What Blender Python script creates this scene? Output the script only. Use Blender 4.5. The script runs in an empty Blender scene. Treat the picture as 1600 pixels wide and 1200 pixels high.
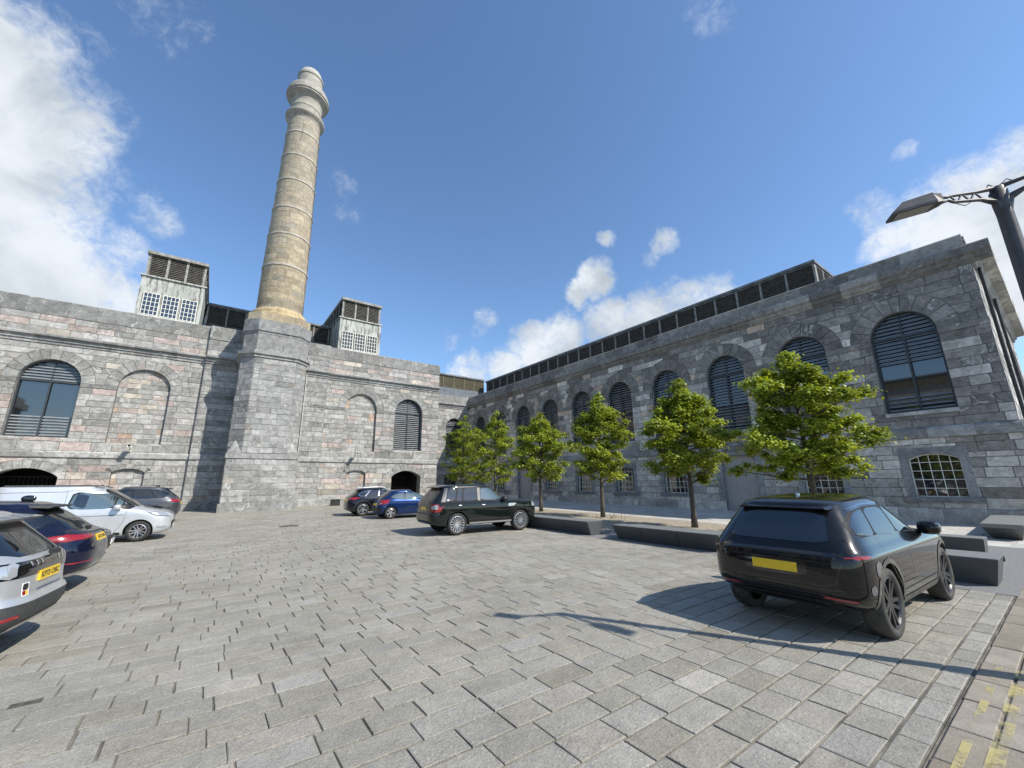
import bpy, bmesh, math, random
from mathutils import Vector, Matrix
from mathutils.bvhtree import BVHTree

SC = bpy.context.scene
COL = SC.collection
rad = math.radians

# ------------------------------------------------------------------ camera
CH = 1.85                                   # camera height
PITCH, ROLL, YAW, FPX = rad(13.574), rad(-0.6376), rad(36.264), 633.5
_f = Vector((math.sin(YAW)*math.cos(PITCH), math.cos(YAW)*math.cos(PITCH), math.sin(PITCH)))
_r = Vector((math.cos(YAW), -math.sin(YAW), 0))
_u = _r.cross(_f)
_r2 = _r*math.cos(ROLL) + _u*math.sin(ROLL)
_u2 = -_r*math.sin(ROLL) + _u*math.cos(ROLL)
cam = bpy.data.cameras.new('camera'); cam.sensor_width = 36; cam.sensor_fit = 'HORIZONTAL'
cam.lens = FPX/1600*36; cam.clip_start = .05; cam.clip_end = 4000
camo = bpy.data.objects.new('camera', cam); COL.objects.link(camo); SC.camera = camo
_m = Matrix((_r2, _u2, -_f)).transposed().to_4x4(); _m.translation = (0, 0, CH)
camo.matrix_world = _m

def ray(u, v):
    return (_r2*((u-800)/FPX) - _u2*((v-600)/FPX) + _f).normalized()

def proj(p):
    d = Vector(p) - Vector((0, 0, CH)); z = d.dot(_f)
    if z < .1: return None
    return 800+FPX*d.dot(_r2)/z, 600-FPX*d.dot(_u2)/z, z

# ------------------------------------------------------------------ light
SUN_DIR = Vector((0.50, -0.97, 1.0)).normalized()     # towards the sun
SUN_EL = math.asin(SUN_DIR.z); SUN_AZ = math.atan2(SUN_DIR.x, SUN_DIR.y)
sun = bpy.data.lights.new('sun', 'SUN'); sun.energy = 4.2; sun.angle = rad(.53); sun.color = (1, .935, .84)
suno = bpy.data.objects.new('sun', sun); COL.objects.link(suno)
suno.rotation_euler = (-SUN_DIR).to_track_quat('-Z', 'Y').to_euler(); suno.location = SUN_DIR*60

SC.view_settings.view_transform = 'Standard'; SC.view_settings.look = 'None'
SC.view_settings.exposure = 0.46; SC.view_settings.gamma = 1.0
SC.view_settings.use_curve_mapping = False

# ---- node helper
class NT:
    def __init__(s, nt): s.t = nt; nt.nodes.clear()
    def n(s, typ, ins=None, **kw):
        nd = s.t.nodes.new(typ)
        for k, v in kw.items(): setattr(nd, k, v)
        for k, v in (ins or {}).items():
            sk = nd.inputs[k]
            if isinstance(v, bpy.types.NodeSocket): s.t.links.new(v, sk)
            else: sk.default_value = v
        return nd
    def m(s, op, a, b=None, c=None, clamp=False):
        nd = s.t.nodes.new('ShaderNodeMath'); nd.operation = op; nd.use_clamp = clamp
        for i, v in enumerate((a, b, c)):
            if v is None: continue
            if isinstance(v, bpy.types.NodeSocket): s.t.links.new(v, nd.inputs[i])
            else: nd.inputs[i].default_value = v
        return nd.outputs[0]
    def mix(s, f, a, b, bt='MIX'):
        nd = s.t.nodes.new('ShaderNodeMix'); nd.data_type = 'RGBA'; nd.blend_type = bt; nd.clamp_factor = True
        for k, v in ((0, f), (6, a), (7, b)):
            if isinstance(v, bpy.types.NodeSocket): s.t.links.new(v, nd.inputs[k])
            else: nd.inputs[k].default_value = v if k == 0 or len(v) == 4 else (*v, 1)
        return nd.outputs[2]
    def ramp(s, f, a, b, lo=0., hi=1.):
        nd = s.n('ShaderNodeMapRange', {0: f, 1: a, 2: b, 3: lo, 4: hi}, interpolation_type='SMOOTHSTEP'); return nd.outputs[0]
    def noise(s, vec, scale, detail=4, rough=.55, dist=0.):
        nd = s.n('ShaderNodeTexNoise', {'Scale': scale, 'Detail': detail, 'Roughness': rough, 'Distortion': dist})
        if vec is not None: s.t.links.new(vec, nd.inputs['Vector'])
        return nd.outputs[0]

# ------------------------------------------------------------------ sky
W = bpy.data.worlds.new('World'); SC.world = W; W.use_nodes = True
w = NT(W.node_tree)
tc = w.n('ShaderNodeTexCoord'); DIR = tc.outputs['Generated']
sky = w.n('ShaderNodeTexSky', sky_type='NISHITA', sun_disc=False, sun_elevation=SUN_EL, sun_rotation=SUN_AZ,
          altitude=20, air_density=1.0, dust_density=0.35, ozone_density=2.2)
STR = .15
warp = w.n('ShaderNodeTexNoise', {'Vector': DIR, 'Scale': 14., 'Detail': 5.0, 'Roughness': .6})
dvec = w.n('ShaderNodeVectorMath', {0: DIR, 1: w.n('ShaderNodeVectorMath', {0: w.n('ShaderNodeVectorMath', {0: warp.outputs['Color'], 1: (.5, .5, .5)}, operation='SUBTRACT').outputs[0], 'Scale': .062}, operation='SCALE').outputs[0]}, operation='ADD').outputs[0]
dvec = w.n('ShaderNodeVectorMath', {0: dvec}, operation='NORMALIZE').outputs[0]
# cloud banks: direction in the sky, angular radius (deg), strength
BANKS = [(-70, 240, 10.5, 1.35), (-10, 330, 8, 1.3), (30, 420, 7.5, 1.35), (-140, 150, 13, 1.4), (-260, 330, 16, 1.4), (115, 445, 5.5, 1.2), (170, 475, 4.5, 1.05), (85, 330, 5, 1.0), (30, 200, 5, .85), (235, 335, 3.2, .62), (-20, 70, 5, .55), (95, 60, 4, .45), (250, 12, 5, .38), (190, 400, 3.2, .7),
         (928, 438, 3.2, 1.05), (905, 458, 2.6, 1.0), (830, 540, 4.2, 1.05), (880, 525, 4.2, 1.05), (950, 505, 4.4, 1.1), (1010, 488, 4.4, 1.1), (1070, 470, 4.0, 1.0), (1125, 455, 3.4, .85), (1042, 376, 2.2, .78), (1018, 405, 1.8, .55), (945, 371, 1.7, .85), (757, 497, 2.0, .66), (745, 520, 2.0, .62), (705, 532, 2.0, .58), (735, 578, 3.6, .85), (790, 575, 3.8, 1.0), (850, 560, 4.6, 1.1), (1048, 438, 1.5, .5),
         (1470, 365, 5.5, 1.0), (1540, 340, 6.5, 1.05), (1420, 385, 4.4, .95), (1590, 400, 10, 1.3), (1360, 325, 2.4, .55), (1385, 345, 2.6, .6), (1590, 275, 4.4, .75), (1520, 390, 6.5, 1.15), (1125, 6, 3.2, .36), (1410, 236, 1.4, .50), (535, 285, 2.4, .40), (542, 328, 2.2, .42)]
field = None
def addf(x):
    global field
    field = x if field is None else w.m('MAXIMUM', field, x)
def bank(c, deg, g):
    dt = w.n('ShaderNodeVectorMath', {0: dvec, 1: tuple(c)}, operation='DOT_PRODUCT').outputs['Value']
    addf(w.ramp(dt, math.cos(rad(deg*1.15)), math.cos(rad(deg*.15)), 0., g))
for (u, v, dg, g) in BANKS: bank(ray(u, v), dg, g)
# the sky goes on the same way all round: scattered banks behind and beside the camera
rs = random.Random(5)
for k in range(9):
    az = rad(95+rs.random()*170); el = rad(rs.uniform(10, 50))
    bank(Vector((math.sin(YAW+az)*math.cos(el), math.cos(YAW+az)*math.cos(el), math.sin(el))), rs.uniform(8, 18), rs.uniform(.6, .95))
fb = w.noise(DIR, 5.5, 9, .60, .3)
fine = w.noise(DIR, 19, 9, .66, .3)
dens = w.m('ADD', w.m('MULTIPLY', field, .84), w.m('MULTIPLY', w.m('SUBTRACT', fb, .5), .75))
dens = w.m('ADD', dens, w.m('MULTIPLY', w.m('SUBTRACT', fine, .5), .85))
wisp = w.noise(DIR, 46, 9, .68, .6)
dens = w.m('ADD', dens, w.m('MULTIPLY', w.m('SUBTRACT', wisp, .5), .85))
mask = w.m('MULTIPLY', w.ramp(dens, .22, 1.02), w.ramp(field, .0, .45))
shade = w.ramp(w.noise(DIR, 4.0, 6, .55, .6), .36, .64)
thick = w.ramp(dens, .45, .95)
ccol = w.mix(w.m('MULTIPLY', shade, 1.), (.36/STR, .41/STR, .46/STR), (.64/STR, .675/STR, .72/STR))
ccol = w.mix(w.m('MULTIPLY', w.m('SUBTRACT', 1., thick), .35), ccol, (.46/STR, .55/STR, .72/STR))
skyc = w.mix(1.0, sky.outputs[0], (.79, .905, 1.0), 'MULTIPLY')
tot = w.mix(mask, skyc, ccol)
bg = w.n('ShaderNodeBackground', {'Color': tot, 'Strength': STR})
w.n('ShaderNodeOutputWorld', {'Surface': bg.outputs[0]})

# ------------------------------------------------------------------ materials
MATS = {}
def newmat(name):
    m = bpy.data.materials.new(name); m.use_nodes = True; MATS[name] = m
    return m, NT(m.node_tree)
def out(t, sh, disp=None):
    t.n('ShaderNodeOutputMaterial', {'Surface': sh})
def simple(name, col, rough=.5, metal=0., var=.0, scale=6., bump=0., coat=0., spec=.5, dust=0., ior=1.5):
    m, t = newmat(name)
    g = t.n('ShaderNodeNewGeometry'); c = None
    P = t.n('ShaderNodeBsdfPrincipled', {'Roughness': rough, 'Metallic': metal, 'Coat Weight': coat, 'Coat Roughness': .02, 'Specular IOR Level': spec, 'IOR': ior})
    base = (*col, 1)
    if var or dust:
        nz = t.noise(g.outputs['Position'], scale, 6, .6)
        c = t.mix(t.ramp(nz, .3, .7), tuple(x*(1-var) for x in col), tuple(min(1, x*(1+var)) for x in col))
        if dust:
            z = t.n('ShaderNodeSeparateXYZ', {0: g.outputs['Position']}).outputs[2]
            dn = t.m('MULTIPLY', t.ramp(z, .60, .15), t.m('ADD', .25, nz))
            dn = t.m('MULTIPLY', dn, dust)
            up = t.n('ShaderNodeSeparateXYZ', {0: g.outputs['Normal']}).outputs[2]
            dn = t.m('MAXIMUM', dn, t.m('MULTIPLY', t.ramp(up, .5, .98), t.m('MULTIPLY', t.ramp(t.noise(g.outputs['Position'], 9, 8, .7), .3, .75), dust*.45)))
            c = t.mix(dn, c, (.26, .23, .18))
            t.t.links.new(t.m('ADD', t.m('MULTIPLY', dn, .5), rough), P.inputs['Roughness'])
            t.t.links.new(t.m('SUBTRACT', coat, t.m('MULTIPLY', dn, coat)), P.inputs['Coat Weight'])
        t.t.links.new(c, P.inputs['Base Color'])
    else: P.inputs['Base Color'].default_value = base
    if bump:
        b = t.n('ShaderNodeBump', {'Strength': bump, 'Distance': .01, 'Height': t.noise(g.outputs['Position'], scale*6, 6, .65)})
        t.t.links.new(b.outputs[0], P.inputs['Normal'])
    out(t, P.outputs[0]); return m

def stone_mat(name, vein=.5, contrast=.35, speck=0., bump=.35, streak=.25, scale=1.0):
    """stone coloured by the mesh attribute 'tint', with mottling, veins and weathering"""
    m, t = newmat(name)
    g = t.n('ShaderNodeNewGeometry'); at = t.n('ShaderNodeAttribute', attribute_name='tint')
    tint = at.outputs['Color']
    tr = t.n('ShaderNodeSeparateColor', {0: tint})
    off = t.n('ShaderNodeCombineXYZ', {0: t.m('MULTIPLY', tr.outputs[0], 171.), 1: t.m('MULTIPLY', tr.outputs[1], 237.), 2: t.m('MULTIPLY', tr.outputs[2], 93.)})
    pos = t.n('ShaderNodeVectorMath', {0: g.outputs['Position'], 1: off.outputs[0]}, operation='ADD').outputs[0]
    n1 = t.noise(pos, 2.6*scale, 8, .66, .6)
    bed = t.n('ShaderNodeMapping', {'Vector': pos, 'Scale': (1., 1., 3.2)}).outputs[0]
    n2 = t.noise(bed, 6.5*scale, 7, .70, .7)
    k = t.m('ADD', t.m('MULTIPLY', t.m('SUBTRACT', n1, .5), contrast*3.2), t.m('MULTIPLY', t.m('SUBTRACT', n2, .5), contrast*2.6))
    k = t.m('ADD', k, 1.0)
    c = t.n('ShaderNodeVectorMath', {0: tint, 'Scale': k}, operation='SCALE').outputs[0]
    if vein:
        pk = t.m('MULTIPLY', t.ramp(t.noise(pos, 1.7, 5, .7, .8), .52, .70), t.ramp(t.m('FRACT', t.m('MULTIPLY', tr.outputs[1], 311.)), .45, .9))
        c = t.mix(t.m('MULTIPLY', pk, .5), c, (.42, .31, .25))
        pit = t.ramp(t.noise(pos, 16, 5, .7), .62, .72)
        c = t.mix(t.m('MULTIPLY', pit, .45), c, (.10, .095, .085))
    if vein:
        vn = t.noise(pos, .8*scale, 4, .5, .5)
        line = t.ramp(t.m('ABSOLUTE', t.m('SUBTRACT', vn, .5)), .012, .002)
        few = t.ramp(t.noise(pos, .7*scale, 2), .45, .58)
        c = t.mix(t.m('MULTIPLY', t.m('MULTIPLY', line, few), vein), c, (.62, .60, .56))
    if streak:
        mp = t.n('ShaderNodeMapping', {'Vector': g.outputs['Position'], 'Scale': (1.6, 1.6, .22)})
        sn = t.noise(mp.outputs[0], 1.3, 7, .65)
        c = t.mix(t.m('MULTIPLY', t.ramp(sn, .56, .74), streak), c, (.07, .07, .062))
    if speck:
        s1 = t.noise(pos, 55, 3, .7); s2 = t.noise(pos, 130, 2, .7)
        sp = t.m('ADD', t.m('MULTIPLY', t.m('SUBTRACT', s1, .5), speck*2), t.m('MULTIPLY', t.m('SUBTRACT', s2, .5), speck*2.2))
        c = t.n('ShaderNodeVectorMath', {0: c, 'Scale': t.m('ADD', 1., sp)}, operation='SCALE').outputs[0]
        big = t.noise(g.outputs['Position'], .55, 6, .6)
        c = t.n('ShaderNodeVectorMath', {0: c, 'Scale': t.m('ADD', .66, t.m('MULTIPLY', big, .68))}, operation='SCALE').outputs[0]
        stn = t.ramp(t.noise(g.outputs['Position'], 1.1, 7, .7, .8), .60, .74)
        c = t.mix(t.m('MULTIPLY', stn, .30), c, (.09, .085, .075))
    P = t.n('ShaderNodeBsdfPrincipled', {'Base Color': c, 'Roughness': .82, 'Specular IOR Level': .35})
    b = t.n('ShaderNodeBump', {'Strength': bump, 'Distance': .02, 'Height': t.m('ADD', n2, t.m('MULTIPLY', t.noise(pos, 40*scale, 4, .7), .5))})
    t.t.links.new(b.outputs[0], P.inputs['Normal'])
    out(t, P.outputs[0]); return m

M_LIME = stone_mat('limestone', vein=.6, contrast=.60, bump=.5, streak=.28)
M_BUFF = stone_mat('buff_stone', vein=0., contrast=.46, bump=.5, streak=.42)
M_SETT = stone_mat('granite_sett', vein=0., contrast=.18, speck=.60, bump=.8, streak=0.)
M_SLAB = stone_mat('paving_slab', vein=0., contrast=.22, speck=.18, bump=.4, streak=0.)
M_MORTAR = simple('mortar', (.19, .185, .17), .95, var=.35, scale=3, bump=.3)
M_JOINT = simple('sand_joint', (.17, .155, .125), .95, var=.5, scale=2.2, bump=.5)
M_WINFR = simple('painted_metal', (.040, .048, .054), .42, var=.12, scale=4)
M_SLATM = simple('louvre_metal', (.27, .285, .295), .4, metal=.25, var=.15, scale=3)
M_GLASS = simple('dark_glass', (.010, .012, .014), .03, spec=.5, ior=2.15)
M_WHITE = simple('white_paint', (.72, .72, .64), .5, var=.1, scale=5)
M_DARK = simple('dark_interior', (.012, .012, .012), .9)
M_WOODDK = simple('weathered_louvre', (.105, .098, .085), .8, var=.4, scale=5, bump=.4)
M_WOODLT = simple('grey_timber', (.27, .27, .25), .8, var=.35, scale=4, bump=.3)
M_OLIVE = simple('mossy_louvre', (.15, .135, .085), .85, var=.35, scale=5, bump=.4)
M_LEAD = simple('lead_sheet', (.16, .17, .175), .6, var=.4, scale=2.5, bump=.2)
M_SLATE = simple('slate_roof', (.085, .10, .115), .55, var=.4, scale=3.5, bump=.4)
M_DOOR = simple('door_paint', (.42, .39, .38), .55, var=.08, scale=2)
M_IRON = simple('cast_iron', (.03, .03, .031), .55, metal=.3, var=.3, scale=8)
M_LAMPM = simple('lamp_post_metal', (.085, .085, .088), .5, metal=.5, var=.2, scale=6)
M_BENCH = simple('dark_granite', (.080, .086, .088), .45, var=.16, scale=40, bump=.05)
M_BENCHT = simple('flamed_granite', (.17, .178, .175), .75, var=.2, scale=40, bump=.2)
M_ASPH = simple('grey_asphalt', (.19, .19, .185), .9, var=.18, scale=22, bump=.4)
M_RESIN = simple('bound_gravel', (.33, .29, .23), .92, var=.3, scale=9, bump=.4)
M_GRND = simple('far_ground', (.17, .165, .155), .95, var=.3, scale=.5)
M_PIPE = simple('pale_pipe', (.5, .5, .47), .6, var=.2, scale=4)

def dormer_mat():
    m, t = newmat('streaked_white_panel')
    g = t.n('ShaderNodeNewGeometry'); P0 = g.outputs['Position']
    mp = t.n('ShaderNodeMapping', {'Vector': P0, 'Scale': (1., 1., .16)})
    s = t.noise(mp.outputs[0], 5.5, 8, .7); gsp = t.noise(P0, 1.1, 5)
    c = t.mix(t.ramp(gsp, .35, .7), (.47, .48, .445), (.33, .36, .33))
    c = t.mix(t.m('MULTIPLY', t.ramp(s, .46, .62), .95), c, (.13, .12, .105))
    out(t, t.n('ShaderNodeBsdfPrincipled', {'Base Color': c, 'Roughness': .7}).outputs[0]); return m
M_DORM = dormer_mat()

def yellow_mat():
    m, t = newmat('worn_yellow_paint')
    g = t.n('ShaderNodeNewGeometry'); P0 = g.outputs['Position']
    a = t.ramp(t.m('ADD', t.noise(P0, 3.2, 4, .6), t.m('MULTIPLY', t.m('SUBTRACT', t.noise(P0, 90, 3, .7), .5), .22)), .44, .62)
    P = t.n('ShaderNodeBsdfPrincipled', {'Base Color': (.55, .48, .20, 1), 'Roughness': .85, 'Alpha': t.m('MULTIPLY', a, .62)})
    out(t, P.outputs[0]); return m
M_YEL = yellow_mat()

def leaf_mat():
    m, t = newmat('leaf')
    at = t.n('ShaderNodeAttribute', attribute_name='tint')
    c = at.outputs['Color']
    d = t.n('ShaderNodeBsdfPrincipled', {'Base Color': c, 'Roughness': .45, 'Specular IOR Level': .4})
    c2 = t.mix(1., c, (1.25, 1.15, .35), 'MULTIPLY')
    tr = t.n('ShaderNodeBsdfTranslucent', {'Color': c2})
    mx = t.n('ShaderNodeMixShader', {0: .33, 1: d.outputs[0], 2: tr.outputs[0]})
    out(t, mx.outputs[0]); return m
M_LEAF = leaf_mat()
M_BARK = simple('bark', (.10, .085, .065), .9, var=.5, scale=14, bump=.8)

# ------------------------------------------------------------------ mesh helpers
def link(name, me, mat, parent=None):
    o = bpy.data.objects.new(name, me); COL.objects.link(o)
    if mat is not None and len(me.materials) == 0: me.materials.append(mat)
    if parent is not None: o.parent = parent
    return o
def tag(o, label, cat, group=None, kind=None):
    if label: o['label'] = label
    if cat: o['category'] = cat
    if group: o['group'] = group
    if kind: o['kind'] = kind
    return o
def empty(name, loc=(0, 0, 0), rz=0.):
    o = bpy.data.objects.new(name, None); COL.objects.link(o)
    o.empty_display_size = .3; o.location = loc; o.rotation_euler = (0, 0, rz); return o
class MB:
    """collects vertices and faces (with a tint per face) and links them as one mesh"""
    def __init__(s): s.v = []; s.f = []; s.t = []
    def add(s, v, f, tint=None):
        b = len(s.v); s.v += [tuple(x) for x in v]; s.f += [tuple(i+b for i in q) for q in f]
        s.t += [tint]*len(f)
    def box(s, a, b, tint=None):
        (x0, y0, z0), (x1, y1, z1) = a, b
        s.add([(x0, y0, z0), (x1, y0, z0), (x1, y1, z0), (x0, y1, z0), (x0, y0, z1), (x1, y0, z1), (x1, y1, z1), (x0, y1, z1)],
              [(3, 2, 1, 0), (4, 5, 6, 7), (0, 1, 5, 4), (1, 2, 6, 5), (2, 3, 7, 6), (3, 0, 4, 7)], tint)
    def hexa(s, p, tint=None):            # 8 points: bottom ring ccw, top ring ccw
        s.add(p, [(3, 2, 1, 0), (4, 5, 6, 7), (0, 1, 5, 4), (1, 2, 6, 5), (2, 3, 7, 6), (3, 0, 4, 7)], tint)
    def tube(s, pts, rr, n=8, tint=None, cap=True):
        pts = [Vector(p) for p in pts]; ring = []
        for i, p in enumerate(pts):
            d = (pts[min(i+1, len(pts)-1)]-pts[max(i-1, 0)]).normalized()
            a = d.cross(Vector((0, 0, 1)));
            if a.length < .05: a = d.cross(Vector((1, 0, 0)))
            a.normalize(); b = d.cross(a); r = rr[i] if isinstance(rr, (list, tuple)) else rr
            ring += [p+a*(r*math.cos(2*math.pi*k/n))+b*(r*math.sin(2*math.pi*k/n)) for k in range(n)]
        f = [(i*n+k, i*n+(k+1) % n, (i+1)*n+(k+1) % n, (i+1)*n+k) for i in range(len(pts)-1) for k in range(n)]
        if cap: f += [tuple(range(n-1, -1, -1)), tuple((len(pts)-1)*n+k for k in range(n))]
        s.add(ring, f, tint)
    def lathe(s, prof, c=(0, 0, 0), n=32, axis='z', tint=None, close=False):
        v = []
        for (r, z) in prof:
            for k in range(n):
                a = 2*math.pi*k/n
                q = (r*math.cos(a), r*math.sin(a), z) if axis == 'z' else (r*math.cos(a), z, r*math.sin(a))
                v.append((c[0]+q[0], c[1]+q[1], c[2]+q[2]))
        m = len(prof)
        f = [(i*n+k, i*n+(k+1) % n, ((i+1) % m)*n+(k+1) % n, ((i+1) % m)*n+k) for i in range(m if close else m-1) for k in range(n)]
        if axis != 'z': f = [q[::-1] for q in f]
        s.add(v, f, tint)
    def mesh(s, name, smooth=False):
        me = bpy.data.meshes.new(name); me.from_pydata(s.v, [], s.f)
        if any(t is not None for t in s.t):
            a = me.attributes.new('tint', 'FLOAT_COLOR', 'FACE')
            buf = []
            for t in s.t: buf += [*(t or (.3, .3, .3)), 1.]
            a.data.foreach_set('color', buf)
        if smooth: me.polygons.foreach_set('use_smooth', [True]*len(me.polygons))
        me.update(); return me
    def build(s, name, mat, parent=None, smooth=False, sharp=None):
        me = s.mesh(name, smooth)
        if sharp: me.polygons.foreach_set('use_smooth', [True]*len(me.polygons)); me.set_sharp_from_angle(angle=rad(sharp))
        return link(name, me, mat, parent)
def superell(c, s, n=4., nu=20, nv=10):
    m = MB(); v = []; f = []
    def pw(x, e): return math.copysign(abs(x)**e, x)
    e = 2./n
    for j in range(nv+1):
        b = -math.pi/2+math.pi*j/nv
        for i in range(nu):
            a = 2*math.pi*i/nu
            v.append((c[0]+s[0]*pw(math.cos(b), e)*pw(math.cos(a), e), c[1]+s[1]*pw(math.cos(b), e)*pw(math.sin(a), e), c[2]+s[2]*pw(math.sin(b), e)))
    for j in range(nv):
        for i in range(nu): f.append((j*nu+i, j*nu+(i+1) % nu, (j+1)*nu+(i+1) % nu, (j+1)*nu+i))
    m.add(v, f); return m
def clamp(x, a=0., b=1.): return max(a, min(b, x))
def gz(x, y):                       # height of the ground: it rises gently towards the buildings
    return .20*clamp((y-8)/26)+.10*clamp((x-12)/12)*clamp((y-1)/10)
# ------------------------------------------------------------------ ground, roads and pavements
def sheet(name, x0, x1, y0, y1, dz, mat, n=(12, 12)):
    m = MB(); v = []
    for j in range(n[1]+1):
        for i in range(n[0]+1):
            x = x0+(x1-x0)*i/n[0]; y = y0+(y1-y0)*j/n[1]; v.append((x, y, gz(x, y)+dz))
    f = [(j*(n[0]+1)+i, j*(n[0]+1)+i+1, (j+1)*(n[0]+1)+i+1, (j+1)*(n[0]+1)+i) for j in range(n[1]) for i in range(n[0])]
    m.add(v, f); return tag(m.build(name, mat), None, None, kind='structure')
gm = MB(); gm.add([(-900, -900, -.12), (900, -900, -.12), (900, 900, -.12), (-900, 900, -.12)], [(0, 1, 2, 3)])
tag(gm.build('ground', M_GRND), None, None, kind='structure')

def area_px(pts):
    q = [proj(p) for p in pts]
    if any(a is None for a in q): return 0.
    cx = sum(a[0] for a in q)/len(q); cy = sum(a[1] for a in q)/len(q)
    if not (-20 < cx < 1620 and -20 < cy < 1220): return 0.
    return abs(sum(q[i][0]*q[(i+1) % len(q)][1]-q[(i+1) % len(q)][0]*q[i][1] for i in range(len(q))))/2

def slab_block(x0, x1, y0, y1, top, depth, b, jit):
    """one paving stone: top with a worn edge, four sides"""
    j = lambda: jit*(RS.random()-.5)
    o = [(x0+j(), y0+j()), (x1+j(), y0+j()), (x1+j(), y1+j()), (x0+j(), y1+j())]
    i = [(x0+b, y0+b), (x1-b, y0+b), (x1-b, y1-b), (x0+b, y1-b)]
    i = [(p[0]*.85+q[0]*.15, p[1]*.85+q[1]*.15) for p, q in zip(i, o)]
    tl = [(RS.random()-.5)*.0025 for _ in range(4)]
    v = [(x, y, gz(x, y)+top-depth) for x, y in o]+[(x, y, gz(x, y)+top-b*.45) for x, y in o]+[(x, y, gz(x, y)+top+tl[k]) for k, (x, y) in enumerate(i)]
    f = [(8, 9, 10, 11)]
    for k in range(4):
        l = (k+1) % 4; f += [(k, l, 4+l, 4+k), (4+k, 4+l, 8+l, 8+k)]
    return v, f
RS = random.Random(11)
def lay(name, stones, mat, parent, keep=300):
    """stones: (vertices, faces, tint); the ones that show largest become objects, the others one mesh"""
    order = sorted(range(len(stones)), key=lambda k: -area_px([stones[k][0][i] for i in stones[k][1][0]]))
    rest = MB()
    for n, k in enumerate(order):
        v, f, t = stones[k]
        if n < keep and area_px([v[i] for i in f[0]]) > 60:
            b = MB(); b.add(v, f, t); b.build(name, mat, parent)
        else: rest.add(v, f, t)
    if rest.f: tag(rest.build(name+'_field', mat, parent), None, None, kind='stuff')

car_park = sheet('car_park', -26, 10.62, 1.0, 36.2, -.012, M_JOINT, (6, 40))
setts = []; y = 1.20; row = 0
while y < 36.0:
    dep = .262; x = -14-RS.random()*.5; bond = 0
    x1 = 10.6
    while x < x1-.05:
        near_right = x > 3.2 and y < 6
        ln = .475+RS.uniform(-.03, .03) if near_right else RS.choice((.38, .45, .5, .55, .62))+RS.uniform(-.02, .02)
        xe = min(x+ln, x1)
        pp_ = proj((xe, y, 0))
        if pp_ and -350 < pp_[0] < 1950:
            g = RS.gauss(0, 1); base = .268*(1+.055*g); wm = RS.uniform(-.004, .007)
            if RS.random() < .05: base *= .88
            if RS.random() < .05: base *= 1.10
            t = (base+wm+.016, base+.003, base-wm-.036)
            cut = .016 if near_right else RS.choice((.011, .016, .022))
            v, f = slab_block(x+cut*.5, xe-cut*.5, y+.007, y+dep+.018, RS.uniform(-.0022, .0022), .03, .007, .008)
            setts.append((v, f, t))
        x = xe
    y += .2935; row += 1
lay('sett', setts, M_SETT, car_park)

road = sheet('road_edge', -16, 60, -9, 1.0+.0, -.018, M_JOINT, (8, 4))
sl = []
x = -6.
while x < 10.5:                                   # drainage channel of small setts
    ln = .44+RS.uniform(-.03, .03); g = .30*(1+.08*RS.gauss(0, 1))
    if 0 < x: sl.append((*slab_block(x, x+ln-.015, 1.012, 1.188, -.006, .03, .01, .006), (g*.9+.012, g*.9, g*.9-.035)))
    x += ln
lay('channel_sett', sl, M_SETT, car_park, 40)
sl = []; y = .985
for r_ in range(16):
    dep = .235; x = -3-RS.random()*.5
    while x < 15:
        ln = RS.uniform(.5, .72); g = .21*(1+.10*RS.gauss(0, 1))
        sl.append((*slab_block(x+.008, x+ln-.008, y-dep, y-.012, RS.uniform(-.003, .003), .03, .009, .006), (g+.045, g+.015, g-.03)))
        x += ln
    y -= dep+.012
lay('road_slab', sl, M_SLAB, road, 60)
for (yy, wd) in ((.71, .085), (.855, .05)):
    m = MB(); n = 60
    v = []
    for i in range(n+1):
        x = 2.5+4.2*i/n; v += [(x, yy-wd/2, .0065), (x, yy+wd/2, .0065)]
    m.add(v, [(2*i, 2*i+2, 2*i+3, 2*i+1) for i in range(n)])
    tag(m.build('yellow_line', M_YEL), None, None, kind='structure')

sheet('asphalt_path', 10.62, 17.6, -9, 60, -.004, M_ASPH, (6, 30))
sheet('tree_strip', 12.35, 17.55, 3.3, 60, .006, M_RESIN, (6, 30))
pave = sheet('pavement', 17.6, 60, -9, 60, -.010, M_JOINT, (10, 30))
sl = []; x = 17.62
while x < 24.25:
    wd = .9; y = -6.
    while y < 42:
        ln = RS.uniform(.6, 1.1); g = .46*(1+.05*RS.gauss(0, 1))
        sl.append((*slab_block(x, min(x+wd-.012, 24.28), y, y+ln-.012, RS.uniform(-.002, .002), .02, .006, .004), (g+.01, g-.005, g-.04)))
        y += ln
    x += wd
lay('pavement_slab', sl, M_SLAB, pave, 60)
# drain cover in the setts
dm = MB(); x0, y0 = 2.72, 20.35; zz = gz(3, 20.5)+.008
dm.box((x0, y0, zz-.02), (x0+.72, y0+.10, zz)); dm.box((x0, y0+.48, zz-.02), (x0+.72, y0+.58, zz))
for k in range(13): dm.box((x0+k*.057, y0+.10, zz-.02), (x0+k*.057+.034, y0+.48, zz-.003))
tag(dm.build('drain_cover', M_IRON), 'dark iron drain cover set flush in the middle of the setts', 'drain cover')
dm = MB(); p = ray(40, 1100); k = -CH/p.z; px, py = p.x*k, p.y*k
dm.box((px-.10, py-.045, -.02), (px+.10, py+.045, .006)); dm.box((px-.08, py-.03, .006), (px+.08, py+.03, .008))
tag(dm.build('access_cover', simple('rusty_iron', (.085, .075, .065), .8, var=.4, scale=20)), 'small rusty access cover in the setts near the silver car', 'access cover')

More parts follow.
